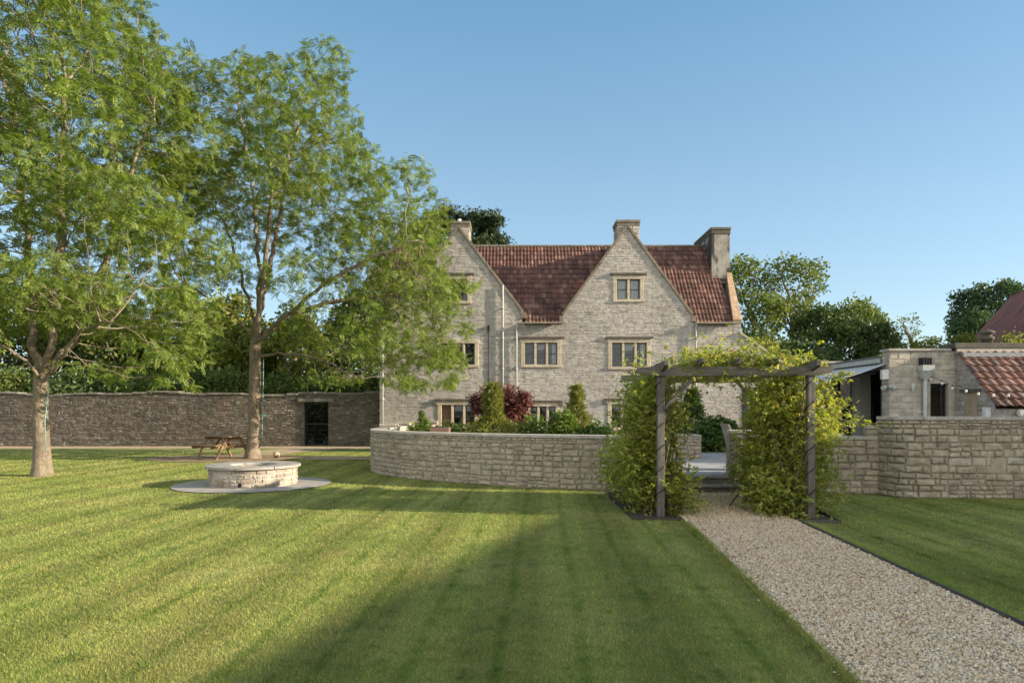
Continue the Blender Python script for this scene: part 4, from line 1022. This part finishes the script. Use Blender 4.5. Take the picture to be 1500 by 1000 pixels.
lhi = [(2.16,10.75,1.72,.30,.35,.38),(2.25,11.3,1.75,.36,.5,.42),(2.1,11.0,1.3,.33,.6,.38),(2.45,12.3,1.6,.42,.5,.5),(2.5,11.0,1.35,.22,.5,.35),(2.42,10.6,2.02,.26,.3,.15),(2.08,10.8,1.02,.33,.45,.3),
  (2.75,10.22,2.27,.25,.2,.11),(3.15,10.2,2.31,.3,.22,.12),(3.5,10.15,2.33,.34,.22,.11),(3.85,10.1,2.28,.3,.22,.09),(2.65,10.25,2.1,.24,.2,.11),(3.3,10.9,2.38,.5,.5,.12),(2.9,11.6,2.36,.4,.5,.11),(3.6,11.9,2.34,.4,.4,.1),(1.86,10.2,2.22,.10,.08,.1)]
llo = [(2.14,10.85,.55,.38,.5,.5),(2.25,10.6,.35,.42,.35,.35),(2.15,11.8,.6,.38,.8,.55),(2.35,11.6,.7,.32,.7,.55),(1.95,12.4,.55,.3,.5,.5),(2.62,10.3,.16,.26,.25,.16),(2.5,10.6,.45,.25,.4,.38)]
climber('climbing_plant', 'yellow-green climber covering the left pergola post and arching over its top', (2.25,11.0,.01), lhi, llo, 7800, 6000)
rhi = [(4.15,10.5,1.75,.38,.35,.3),(4.32,10.9,1.5,.45,.5,.4),(4.0,10.9,1.25,.32,.4,.32),(4.45,10.5,1.3,.40,.5,.4),(4.66,10.4,1.55,.22,.3,.35),(4.6,12.0,1.6,.3,.6,.5),(4.62,10.3,1.15,.2,.3,.3),(3.85,10.5,1.98,.22,.25,.14),(4.2,10.4,2.12,.3,.3,.12),(4.95,10.6,1.5,.14,.15,.09),(5.2,10.7,1.42,.2,.08,.05),(5.5,10.75,1.38,.22,.06,.045),(5.78,10.8,1.37,.12,.05,.035),(3.95,10.25,1.72,.18,.2,.22),(4.4,10.5,2.2,.25,.3,.12)]
rlo = [(4.2,10.6,.55,.5,.5,.5),(4.55,11.3,.6,.45,.7,.55),(3.98,10.6,.42,.38,.4,.40),(4.15,11.6,.6,.3,.5,.5),(4.68,10.6,.5,.26,.5,.45),(4.1,10.25,.28,.45,.3,.26),(4.6,12.2,.6,.4,.5,.5)]
climber('climbing_plant', 'bushy yellow-green climber around the right pergola post, one long shoot reaching right', (4.3,11.0,.01), rhi, rlo, 6600, 6000, [[(4.6,10.5,1.45),(4.95,10.6,1.47),(5.3,10.7,1.43),(5.62,10.78,1.38),(5.95,10.85,1.38)],[(4.6,10.5,1.9),(4.85,10.5,2.02),(5.05,10.55,2.12),(5.25,10.6,2.15)],[(4.6,10.4,1.65),(4.9,10.45,1.72),(5.15,10.5,1.72)]])

# ------------------------------------------------------------ terrace planting
bush('japanese_maple', 'dark red-purple maple bush in front of the house between the ground floor windows', 'shrub', (GX(735,26.5),26.5,TZ), [(GX(738,26.5),26.5,1.65,.75,.6,.5),(GX(760,26.5),26.4,1.9,.5,.4,.35),(GX(708,26.5),26.4,1.95,.42,.4,.3),(GX(755,26.5),26.4,1.4,.5,.5,.6),(GX(742,26.5),26.3,2.25,.4,.4,.25),(GX(770,26.5),26.4,2.0,.28,.3,.15),(GX(700,26.5),26.4,1.6,.3,.3,.2)], 5200, .17, M['maple_leaf'], T_SPR, .3, .3, 22, clump=150)
def conifer(label, x, D, ztop, rad, n, zb=TZ, mat='conifer_leaf', prof=lambda t: 1-t):
    X = GX(x,D); root = empty('conifer', (X,D,zb), label, 'conifer')
    t = rng.random(n)**1.15; a = rng.random(n)*2*math.pi; r = rad*prof(t)*np.sqrt(rng.uniform(.25,1,n))*(1+.35*np.sin(t*31+a*2)*.5)+.03
    pos = np.stack([X+r*np.cos(a), D+r*np.sin(a), zb+.08+t*(ztop-zb-.08)], 1); d = np.stack([np.cos(a)*.6, np.sin(a)*.6, np.full(n,.6)], 1)+rng.normal(0,.35,(n,3)); pos[:,:2] += rng.normal(0,.05,(n,2)); kk = rng.random(n) < .12; pos[kk,:2] += (pos[kk,:2]-[X,D])*.35
    scatter_leaves('foliage', pos, d, .2*rng.uniform(.5,1.5,n), t_sprig(5,.1,.6,2), M[mat], root)
    mb = MB(); mb.tube([(X,D,zb),(X,D,ztop-.3)], [.05,.012], 6); mb.build('stem', M['bark_dark'], root); return root
conifer('yellow-green upright conifer standing in front of the dark red maple', 722, 18.6, ZY(566,18.6), .72, 3400, prof=lambda t: .12*(1-np.maximum(0,t-.8)*3)+.85*np.clip((.56-t)/.28,0,1)**.9)
conifer('slim yellow-green columnar conifer between the two ground floor windows', 845, 19.5, ZY(566,19.5), .5, 1900, prof=lambda t: .26*(1-t)**.6+.6*np.clip((.75-t)/.5,0,1)**1.1)
conifer('dark green pointed conifer seen through the pergola against the house', 1014, 24, ZY(572,24), .75, 2400, mat='shrub_dark')
def hyd(label, x, D, ztop, w, nb, leaf, nl=1600):
    X = GX(x,D); zc = (ztop+TZ)/2; bl = [(X,D,zc,w,w*.8,(ztop-TZ)/2)]
    def ex(root):
        p, d = blob_points(bl, nb, .92); k = (d[:,2] > -.1) & (d[:,1] < .4); p, d = p[k], d[k]; P_ = np.repeat(p, 9, 0)+rng.normal(0,.04,(len(p)*9,3)); scatter_leaves('bloom', P_, np.repeat(d,9,0)+rng.normal(0,.4,(len(P_),3)), .06, T_SPR, M['bloom'], root)
    return bush('hydrangea', label, 'shrub', (X,D,TZ), bl, nl, .2, M[leaf], T_SPR, .5, .1, 8, extra=ex)
hyd('round hydrangea bush with creamy white heads behind the curved wall', 823, 17.8, ZY(603,17.8), .42, 60, 'shrub_leaf')
hyd('dark hydrangea with a few white heads seen through the pergola by the house', 1052, 22.8, ZY(612,22.8), .75, 26, 'shrub_dark', 2200)
for lab, x, D, zt, w, m, n in [
  ('dark green mounded shrub right of the slim conifer behind the curved wall', 880, 17.6, 620, .55, 'shrub_dark', 2000),
  ('low mixed green shrub at the left end of the border behind the curved wall', 622, 20, 617, .5, 'shrub_leaf', 1200),
  ('low bright green shrub below the wooden shuttered window', 676, 19, 618, .6, 'shrub_leaf', 1500),
  ('small grey-green shrub left of the white hydrangea', 783, 18.2, 613, .55, 'shrub_leaf', 1200),
  ('low yellow-green shrub between the bright green shrub and the upright conifer', 700, 18.4, 620, .4, 'conifer_leaf', 900),
  ('dark green bushy shrub behind the planter wall through the pergola', 1030, 21.5, 628, .8, 'shrub_dark', 1600),
  ('low dusky shrub at the terrace edge beside the woven chair', 1052, 21.4, 640, .5, 'shrub_leaf', 700),
  ('thin upright shoots of a tall weedy plant near the left terrace piers', 617, 20.4, 600, .14, 'shrub_leaf', 260)]:
    X = GX(x,D); z = ZY(zt,D); bush('shrub', lab, 'shrub', (X,D,TZ), [(X,D,(z+TZ)/2,w,w*.8,(z-TZ)/2)], n, .17, M[m], T_SPR, .3, .0, 8, clump=max(30,n//14))
pt = empty('plant_pot', (GX(645,17.5),17.5,TZ), 'brown square planter rim behind the curved wall below the shuttered window', 'planter')
mb = MB(); x, y = GX(645,17.5), 17.5
mb.hexa([(x-.18,y-.18,TZ),(x+.18,y-.18,TZ),(x+.18,y+.18,TZ),(x-.18,y+.18,TZ),(x-.25,y-.25,1.15),(x+.25,y-.25,1.15),(x+.25,y+.25,1.15),(x-.25,y+.25,1.15)]); mb.build('pot', M['terracotta'], pt, .01)
mb = MB(); mb.box(x-.22,x+.22,y-.22,y+.22,1.152,1.17); mb.build('earth', M['soil'], pt)
# woven chair
ch = empty('woven_chair', (5.0,14.9,TZ), 'grey-brown woven garden chair partly hidden behind the sandstone pier', 'chair')
mb = MB(); cx, cy = 5.06, 14.9
back = [(cx-.28-.10*t**2*1.4, TZ+.38+.62*t) for t in np.linspace(0,1,8)]
for (xa,za),(xb,zb) in zip(back, back[1:]): mb.hexa([(xa-.02,cy-.28,za),(xa+.02,cy-.28,za),(xa+.02,cy+.28,za),(xa-.02,cy+.28,za),(xb-.02,cy-.28,zb),(xb+.02,cy-.28,zb),(xb+.02,cy+.28,zb),(xb-.02,cy+.28,zb)])
mb.build('backrest', M['rattan'], ch)
mb = MB(); mb.box(cx-.28,cx+.26,cy-.28,cy+.28,TZ+.36,TZ+.44); mb.box(cx-.28,cx+.22,cy-.31,cy-.25,TZ+.442,TZ+.66); mb.box(cx-.28,cx+.22,cy+.25,cy+.31,TZ+.442,TZ+.66)
mb.hexa([(cx-.22,cy-.25,TZ+.12),(cx+.2,cy-.25,TZ+.12),(cx+.2,cy+.25,TZ+.12),(cx-.22,cy+.25,TZ+.12),(cx-.28,cy-.28,TZ+.358),(cx+.26,cy-.28,TZ+.358),(cx+.26,cy+.28,TZ+.358),(cx-.28,cy+.28,TZ+.358)]); mb.build('seat', M['rattan'], ch)
for sx in (-.2,.18):
    for sy in (-.22,.22): mb = MB(); mb.tube([(cx+sx,cy+sy,TZ),(cx+sx,cy+sy,TZ+.118)], .018, 8); mb.build('leg', M['pipe'], ch)

# ------------------------------------------------------------ the two big ash trees
def blobs_px(L, D, dj, rs=1.0):
    out = []; rd = random.Random(2)
    for x, y, rx, ry in L:
        k = D/F; r = min(rx, ry)*k; off = rd.uniform(-1,1)*dj
        out.append(((x-750)*k, D+off, EYE+(HOR-y)*k, rx*k*rs, max(r*1.1, .9), ry*k*rs))
    return out
D2 = 22.4; B2 = Vector((GX(370,D2),D2,0))
L2 = [(345,75,48,42),(425,95,60,48),(500,150,45,42),(300,170,70,60),(400,190,105,75),(500,225,52,55),(265,255,60,55),(330,300,70,60),(440,290,85,55),(545,248,35,22),(560,325,85,50),(615,285,38,28),(605,330,45,40),(575,400,85,60),(635,440,40,45,),(555,495,95,45),(645,520,40,25),(490,553,55,20),(685,480,16,18),(660,560,16,12),(700,440,8,10),(480,430,65,45),(290,390,55,50),(250,350,40,40),(675,420,18,18),(450,370,60,40),(350,400,50,35),(440,500,40,30),(600,560,30,15)]
bl2 = blobs_px(L2, D2, 2.4)
bl2 += [(b[0]+.2, D2+s*1.7, b[2], b[3]*.95, 1.0, b[5]*.95) for b in bl2[10:14] for s in (1,)]
bl2 += [(b[0], D2+dy, b[2], b[3], 1.0, b[5]) for b in bl2 if b[0] > GX(530,D2) and b[2] < ZY(380,D2) and b[0] < GX(665,D2) for dy in (-1.5, 1.2)]
bl2 += [(b[0]+.3, D2+s*2.6, b[2]*.97+.2, b[3]*.8, 1.5, b[5]*.8) for b in bl2[3:9] for s in (1,-.9)]
tr2 = [B2, P(371,640,D2), P(373,560,D2), P(374,505,D2), P(377,470,D2)]
st2 = [[P(377,470,D2),P(380,400,D2+.2),P(376,330,D2+.3),P(365,240,D2+.4),P(345,120,D2)],[P(378,470,D2),P(388,380,D2-.3),P(398,290,D2-.5),P(430,210,D2-.4),P(450,120,D2)],[P(378,470,D2),P(404,350,D2+.8),P(424,240,D2+1.2),P(490,160,D2+1)],
  [P(374,500,D2),P(410,470,D2-.8),P(470,420,D2-1.6),P(540,380,D2-2),P(610,350,D2-2)],[P(374,505,D2),P(420,460,D2+.6),P(500,440,D2+.9),P(580,430,D2+1)],[P(374,505,D2),P(345,460,D2-.4),P(310,440,D2-.8),P(260,405,D2-1)],[P(376,480,D2),P(352,400,D2+.9),P(330,330,D2+1.2),P(290,260,D2+1.4)],[P(374,520,D2),P(410,517,D2-.3),P(455,522,D2-.6),P(510,545,D2-1)]]
fl2 = lambda p: 1+.6*math.exp(-p.z/.4)
make_tree('ash_tree', 'tall open-crowned ash tree with single trunk behind the fire pit, branches over the house', 'tree', B2, tr2, bl2, 18000, M['ash_leaf'], M['bark'], 5, .205, None, .25, 3.4, .28, .0038, 2.35, trunk_r=.18, flare=fl2, stems=st2, leaf_depth=2, droop=.12)
D1 = 16.5; B1 = Vector((GX(62,D1),D1,0))
L1 = [(60,40,125,75),(60,-60,110,70),(155,70,55,60),(30,200,140,100),(185,190,75,75),(120,300,130,85),(245,140,35,40),(215,330,75,60),(20,420,110,70),(165,440,105,60),(245,515,60,42),(-10,500,70,50),(270,450,40,45),(-110,300,100,130),(-80,100,110,110),(-60,430,80,60),(100,380,100,60),(255,560,35,14),(150,540,60,20),(40,330,90,60),(290,530,22,22)]
bl1 = blobs_px(L1, D1, 1.6)
bl1 += [(b[0]+.2, D1+s*2.5, b[2]*.98, b[3]*.8, 1.5, b[5]*.8) for b in bl1[0:10] for s in (1,-.8)]
tr1 = [B1, P(61,650,D1), P(59,600,D1), P(60,572,D1), P(60,560,D1)]
st1 = [[P(58,565,D1),P(50,520,D1+.2),P(45,430,D1+.4),P(35,300,D1+.5),P(20,150,D1)],[P(62,565,D1),P(75,510,D1-.2),P(85,420,D1-.3),P(90,280,D1-.5),P(95,120,D1-.3)],[P(63,562,D1),P(80,530,D1+.4),P(115,490,D1+.8),P(150,400,D1+1),P(180,300,D1+1.2),P(210,200,D1+1)],[P(57,565,D1),P(38,530,D1-.5),P(10,510,D1-.8),P(-60,470,D1-1)],[P(62,565,D1),P(88,525,D1-.6),P(118,485,D1-1.2),P(160,470,D1-1.6)]]
make_tree('ash_tree', 'leftmost dense ash tree with forked trunk and crown cut off by the left edge', 'tree', B1, tr1, bl1, 18000, M['ash_leaf'], M['bark'], 6.5, .195, None, .23, 3.0, .27, .004, 2.35, trunk_r=.168, flare=lambda p: 1+.55*math.exp(-p.z/.4), stems=st1, leaf_depth=2, droop=.12)

# ------------------------------------------------------------ background trees
def bg_tree(label, x, D, L, leaf, n_leaf=2, size=.42, natt=2600, tall=None, name='tree', bark='bark_dark', tmpl=None, step=.42, dk=.46, sh=.1, r=.2, ld=2, cat='tree'):
    X = GX(x,D); base = Vector((X,D,0)); bl = blobs_px(L, D, 1.0)
    low = min(b[2]-b[5] for b in bl); h = max(low+.6, 1.2)
    return make_tree(name, label, cat, base, [base, Vector((X,D,h*.6)), Vector((X+.1,D,h))], bl, natt, M[leaf], M[bark], n_leaf, size, T_CLUMP if tmpl is None else tmpl, step, 6.0, dk, .012, 2.3, shell=sh, leaf_depth=ld, trunk_r=r)
# behind the old wall, left
bg_tree('pale yellow-green tree behind the old wall, between the two ash trees', 330, 37, [(330,500,60,50),(300,530,50,40),(375,520,50,50),(345,460,35,30),(330,555,70,25)], 'bg_leaf_yellow', 5, .45)
bg_tree('dark green conifer-like tree rising behind the wall left of the second ash', 270, 40, [(270,470,28,45),(272,520,40,40),(268,440,15,20)], 'bg_leaf_dark', 6, .4)
bg_tree('broad mid-green tree behind the wall at the far left', 60, 38, [(40,500,80,60),(120,520,60,45),(-30,480,70,70),(90,450,50,40),(60,555,110,25)], 'bg_leaf_mid', 5, .45)
bg_tree('leafy green tree behind the wall under the leftmost ash branches', 195, 37, [(190,510,55,50),(225,535,45,30),(160,480,45,40),(190,555,60,25)], 'bg_leaf_mid', 5, .45)
bg_tree('round light green tree behind the gateway wall', 430, 36, [(430,510,45,45),(400,540,40,30),(450,550,35,25),(440,475,30,30)], 'bg_leaf_yellow', 5, .42)
bg_tree('very dark evergreen tree between the gateway and the house', 510, 39, [(510,500,42,60),(500,545,50,35),(525,460,25,30)], 'bg_leaf_dark', 6, .42)
bg_tree('tall green tree rising behind the left gable of the house', 600, 46, [(590,420,60,70),(570,480,70,60),(620,370,40,40)], 'bg_leaf_mid', 4, .5)
for lab, x, D, w, h in [('dark green laurel bush just behind the wall at the second ash trunk', 335, 33, 1.6, 3.6), ('dark clipped bush behind the wall left of the gateway', 300, 33.5, 1.8, 3.6), ('dark ivy-like bush behind the wall near the gate', 415, 32.5, 1.8, 3.3), ('deep green bush behind the gate bars', 470, 33, 1.7, 3.2), ('dark bush behind the wall under the leftmost ash', 130, 33, 3.0, 3.5), ('dark shrub mass behind the wall between the laurel and the leftmost tree', 215, 33.2, 2.4, 3.4), ('dark bush filling the gap behind the wall right beside the house corner', 545, 33.5, 1.5, 3.3), ('dark bush behind the wall at the left edge', 15, 33, 2.6, 3.7)]:
    X = GX(x,D); bush('bush', lab, 'bush', (X,D,0), [(X,D,h/2,w,w*.8,h/2)], 2000, .34, M['bg_leaf_mid' if x % 2 else 'bg_leaf_dark'], T_CLUMP, .4, 0, 5)
# pine behind the house
PD = 52; bl = []
rdp = random.Random(8)
for x, y, w, h in [(665,325,22,12),(690,318,22,10),(712,325,20,10),(725,332,18,8),(705,338,24,9),(735,352,14,7),(700,352,26,8),(672,345,24,10),(640,330,30,14),(655,312,18,8),(620,350,30,14),(690,365,40,10)]:
    bl.append((x,y,w,h))
bg_tree('dark pine tree rising behind the left chimney of the house', 680, PD, bl, 'pine_leaf', 9, .5, 2600, name='pine_tree', step=.42, dk=.42, sh=.1, r=.3, tmpl=t_clump(9, 5, .09))
# right group
bg_tree('tall open green tree right of the big chimney', 1160, 41, [(1165,395,38,28),(1140,420,30,30),(1185,410,18,30),(1150,460,40,30),(1175,440,28,25)], 'bg_leaf_mid', 3, .40, 2600, bark='bark', sh=.2)
bg_tree('green tree half hidden behind the right end of the house', 1100, 40, [(1095,395,26,28),(1085,430,30,40),(1110,470,32,40),(1100,510,30,30)], 'bg_leaf_mid', 4, .42, 2400)
bg_tree('round dark green tree behind the awning', 1225, 38, [(1225,480,55,38),(1200,510,45,40),(1255,505,45,40),(1230,530,60,30)], 'bg_leaf_dark', 5, .42, 2600)
bg_tree('broad rounded green tree left of the bare-branched one', 1270, 42, [(1265,475,45,35),(1295,500,30,35),(1245,460,25,20),(1285,530,40,30)], 'bg_leaf_mid', 5, .42, 2400)
bg_tree('thin half-bare tree with a few leaves above the garden room', 1335, 48, [(1325,480,28,24),(1345,475,22,22),(1335,500,35,20)], 'bg_leaf_mid', 1, .35, 700, bark='bark_dark', ld=0, step=.45, dk=.6, sh=.1)
bg_tree('tall blue-green poplar behind the flat roof near the tiled barn', 1440, 52, [(1440,435,38,22),(1450,460,48,30),(1415,480,28,25),(1470,430,22,18),(1480,420,14,14),(1440,490,50,25)], 'bg_leaf_blue', 5, .45, 3200, sh=.15)
bg_tree('low pale green tree behind the parapet between the bare tree and the poplar', 1370, 40, [(1370,505,30,12),(1340,515,30,15),(1395,500,20,14)], 'bg_leaf_yellow', 5, .35, 900)
bg_tree('dark tree low behind the house lean-to', 1165, 35, [(1160,520,45,30),(1120,500,30,25),(1190,540,40,30)], 'bg_leaf_dark', 5, .38, 2200)
for lab, x, D, zt, w, m, mm in [('yellow-green bush above the sloping lean-to wall of the house', 1120, 31.5, 495, 1.1, 'bg_leaf_yellow', None), ('bush with dusty pink flower heads above the pergola right end', 1152, 31, 520, .8, 'pink_bloom', None), ('pale green bush on the flat roof side of the barn', 1485, 26, 488, 1.3, 'bg_leaf_yellow', None), ('light green bush behind the black-framed room roof', 1290, 30, 522, 1.6, 'bg_leaf_yellow', None)]:
    X = GX(x,D); z = ZY(zt,D); bush('bush', lab, 'bush', (X,D,0), [(X,D,z/2,w,w*.9,z/2)], 1700, .26, M[m], T_CLUMP, .5, 0, 6)

# ------------------------------------------------------------ gravel stones and grass blades
def pebbles(name, n, sampler, label, smin=.0065, smax=.019):
    p = sampler(n); n = len(p); base = np.array([[1,0,0],[-1,0,0],[0,1,0],[0,-1,0],[0,0,1],[0,0,-1]], float)
    V = base[None]*rng.uniform(.65,1.25,(n,6,1)); s = rng.uniform(smin, smax, n)[:,None,None]*np.stack([np.ones(n), rng.uniform(.6,1,n), rng.uniform(.45,.75,n)], 1)[:,None,:]
    V = V*s+rng.normal(0,.12,(n,6,3))*s; d = rng.normal(size=(n,3)); d[:,2] *= .4; Rm = rot_frames(d, rng.random(n)*6.28); V = np.einsum('nij,nvj->nvi', Rm, V)+p[:,None,:]
    f = np.array([[0,2,4],[2,1,4],[1,3,4],[3,0,4],[2,0,5],[1,2,5],[3,1,5],[0,3,5]]); Fc = (np.arange(n)[:,None,None]*6+f[None]).reshape(-1,3)
    o = np_mesh(name, V.reshape(-1,3), Fc, M['gravel']); tag(o, label, 'gravel', None, 'stuff'); return o
def samp_path(n):
    u = rng.random(n); k = .35; a, b = 3.2**(1-1.6), 13.1**(1-1.6); D = (a+u*(b-a))**(1/(1-1.6)); x = pl(D)+(pr(D)-pl(D))*rng.random(n); x += np.where(rng.random(n) < .02, rng.normal(0,.06,n), 0); x = np.minimum(x, pr(D)-.01)
    return np.stack([x, D, .008+.012*rng.random(n)], 1)
pebbles('gravel', 80000, samp_path, 'pale cream and tan gravel stones covering the path under the pergola')
def lawn_pts(n, e):
    a, b = 3.3**(1-e), 26**(1-e); D = (a+rng.random(n)*(b-a))**(1/(1-e)); x = (rng.random(n)*1.66-.83)*D
    keep = ~((x > pl(D)-.0) & (x < pr(D)+.03) & (D < 13.3)) & ~((x-PX)**2+(D-PY)**2 < 1.6**2)
    f, L = path_fn(CW); cw = np.array(CW); yw = np.interp(x, cw[:,0][cw[:,1]<17.5], cw[:,1][cw[:,1]<17.5]); keep &= ~((x > -3.45) & (D > np.where(x < 2.72, yw, 12.9)-.03)) & ~((x > -3.9) & (D > 17.3))
    keep &= ~((x > 1.6) & (x < 3) & (D > 9.93)) & ~((x > 3.4) & (x < 4.68+.14*(D-9.7)) & (D > 9.75)) & ~((x > 6.3) & (D > 12.3)) & (D < 28.2) & ~(((x+9.4)/2.6)**2+((D-22.5)/1.75)**2 < 1) & ~((x > -9.2) & (D > 21.9) & (D < 23.3))
    x, D = x[keep], D[keep]; return x, D
def grass(n, e):
    x, D = lawn_pts(n, e); n = len(x); k = np.maximum(1, D/4.2)**.85
    w = .0019*k*rng.uniform(.6,1.3,n); h = .018*k**.35*rng.uniform(.5,1.3,n); a = rng.random(n)*6.283; l = rng.normal(0,.55,(n,2))*h[:,None]
    b = np.stack([x, D, np.zeros(n)], 1); dx = np.stack([np.cos(a)*w, np.sin(a)*w, np.zeros(n)], 1); tip = b+np.stack([l[:,0], l[:,1], h], 1)
    V = np.stack([b-dx, b+dx, tip], 1).reshape(-1,3)
    o = np_mesh('grass', V, np.arange(3*n).reshape(-1,3), M['blade']); tag(o, 'short mown grass of the striped lawn', 'grass', None, 'stuff')
grass(680000, 1.3)
def fringe(n):
    D = 3.3+rng.random(n)**1.5*9.5; s = rng.random(n) < .5; x = np.where(s, pl(D)-.02+rng.normal(0,.02,n), pr(D)+.045+np.abs(rng.normal(0,.02,n)))
    k = D > 9.6; x, D = x[~k], D[~k]; n = len(x)
    w = .0028*np.maximum(1,D/4.2)**.8; h = rng.uniform(.03,.065,n); a = rng.random(n)*6.283; l = rng.normal(0,.6,(n,2))*h[:,None]; b = np.stack([x,D,np.zeros(n)],1); dx = np.stack([np.cos(a)*w,np.sin(a)*w,np.zeros(n)],1)
    V = np.stack([b-dx,b+dx,b+np.stack([l[:,0],l[:,1],h],1)],1).reshape(-1,3); o = np_mesh('grass_fringe', V, np.arange(3*n).reshape(-1,3), M['blade']); tag(o, 'longer grass tufts along the edges of the gravel path', 'grass', None, 'stuff')
fringe(14000)
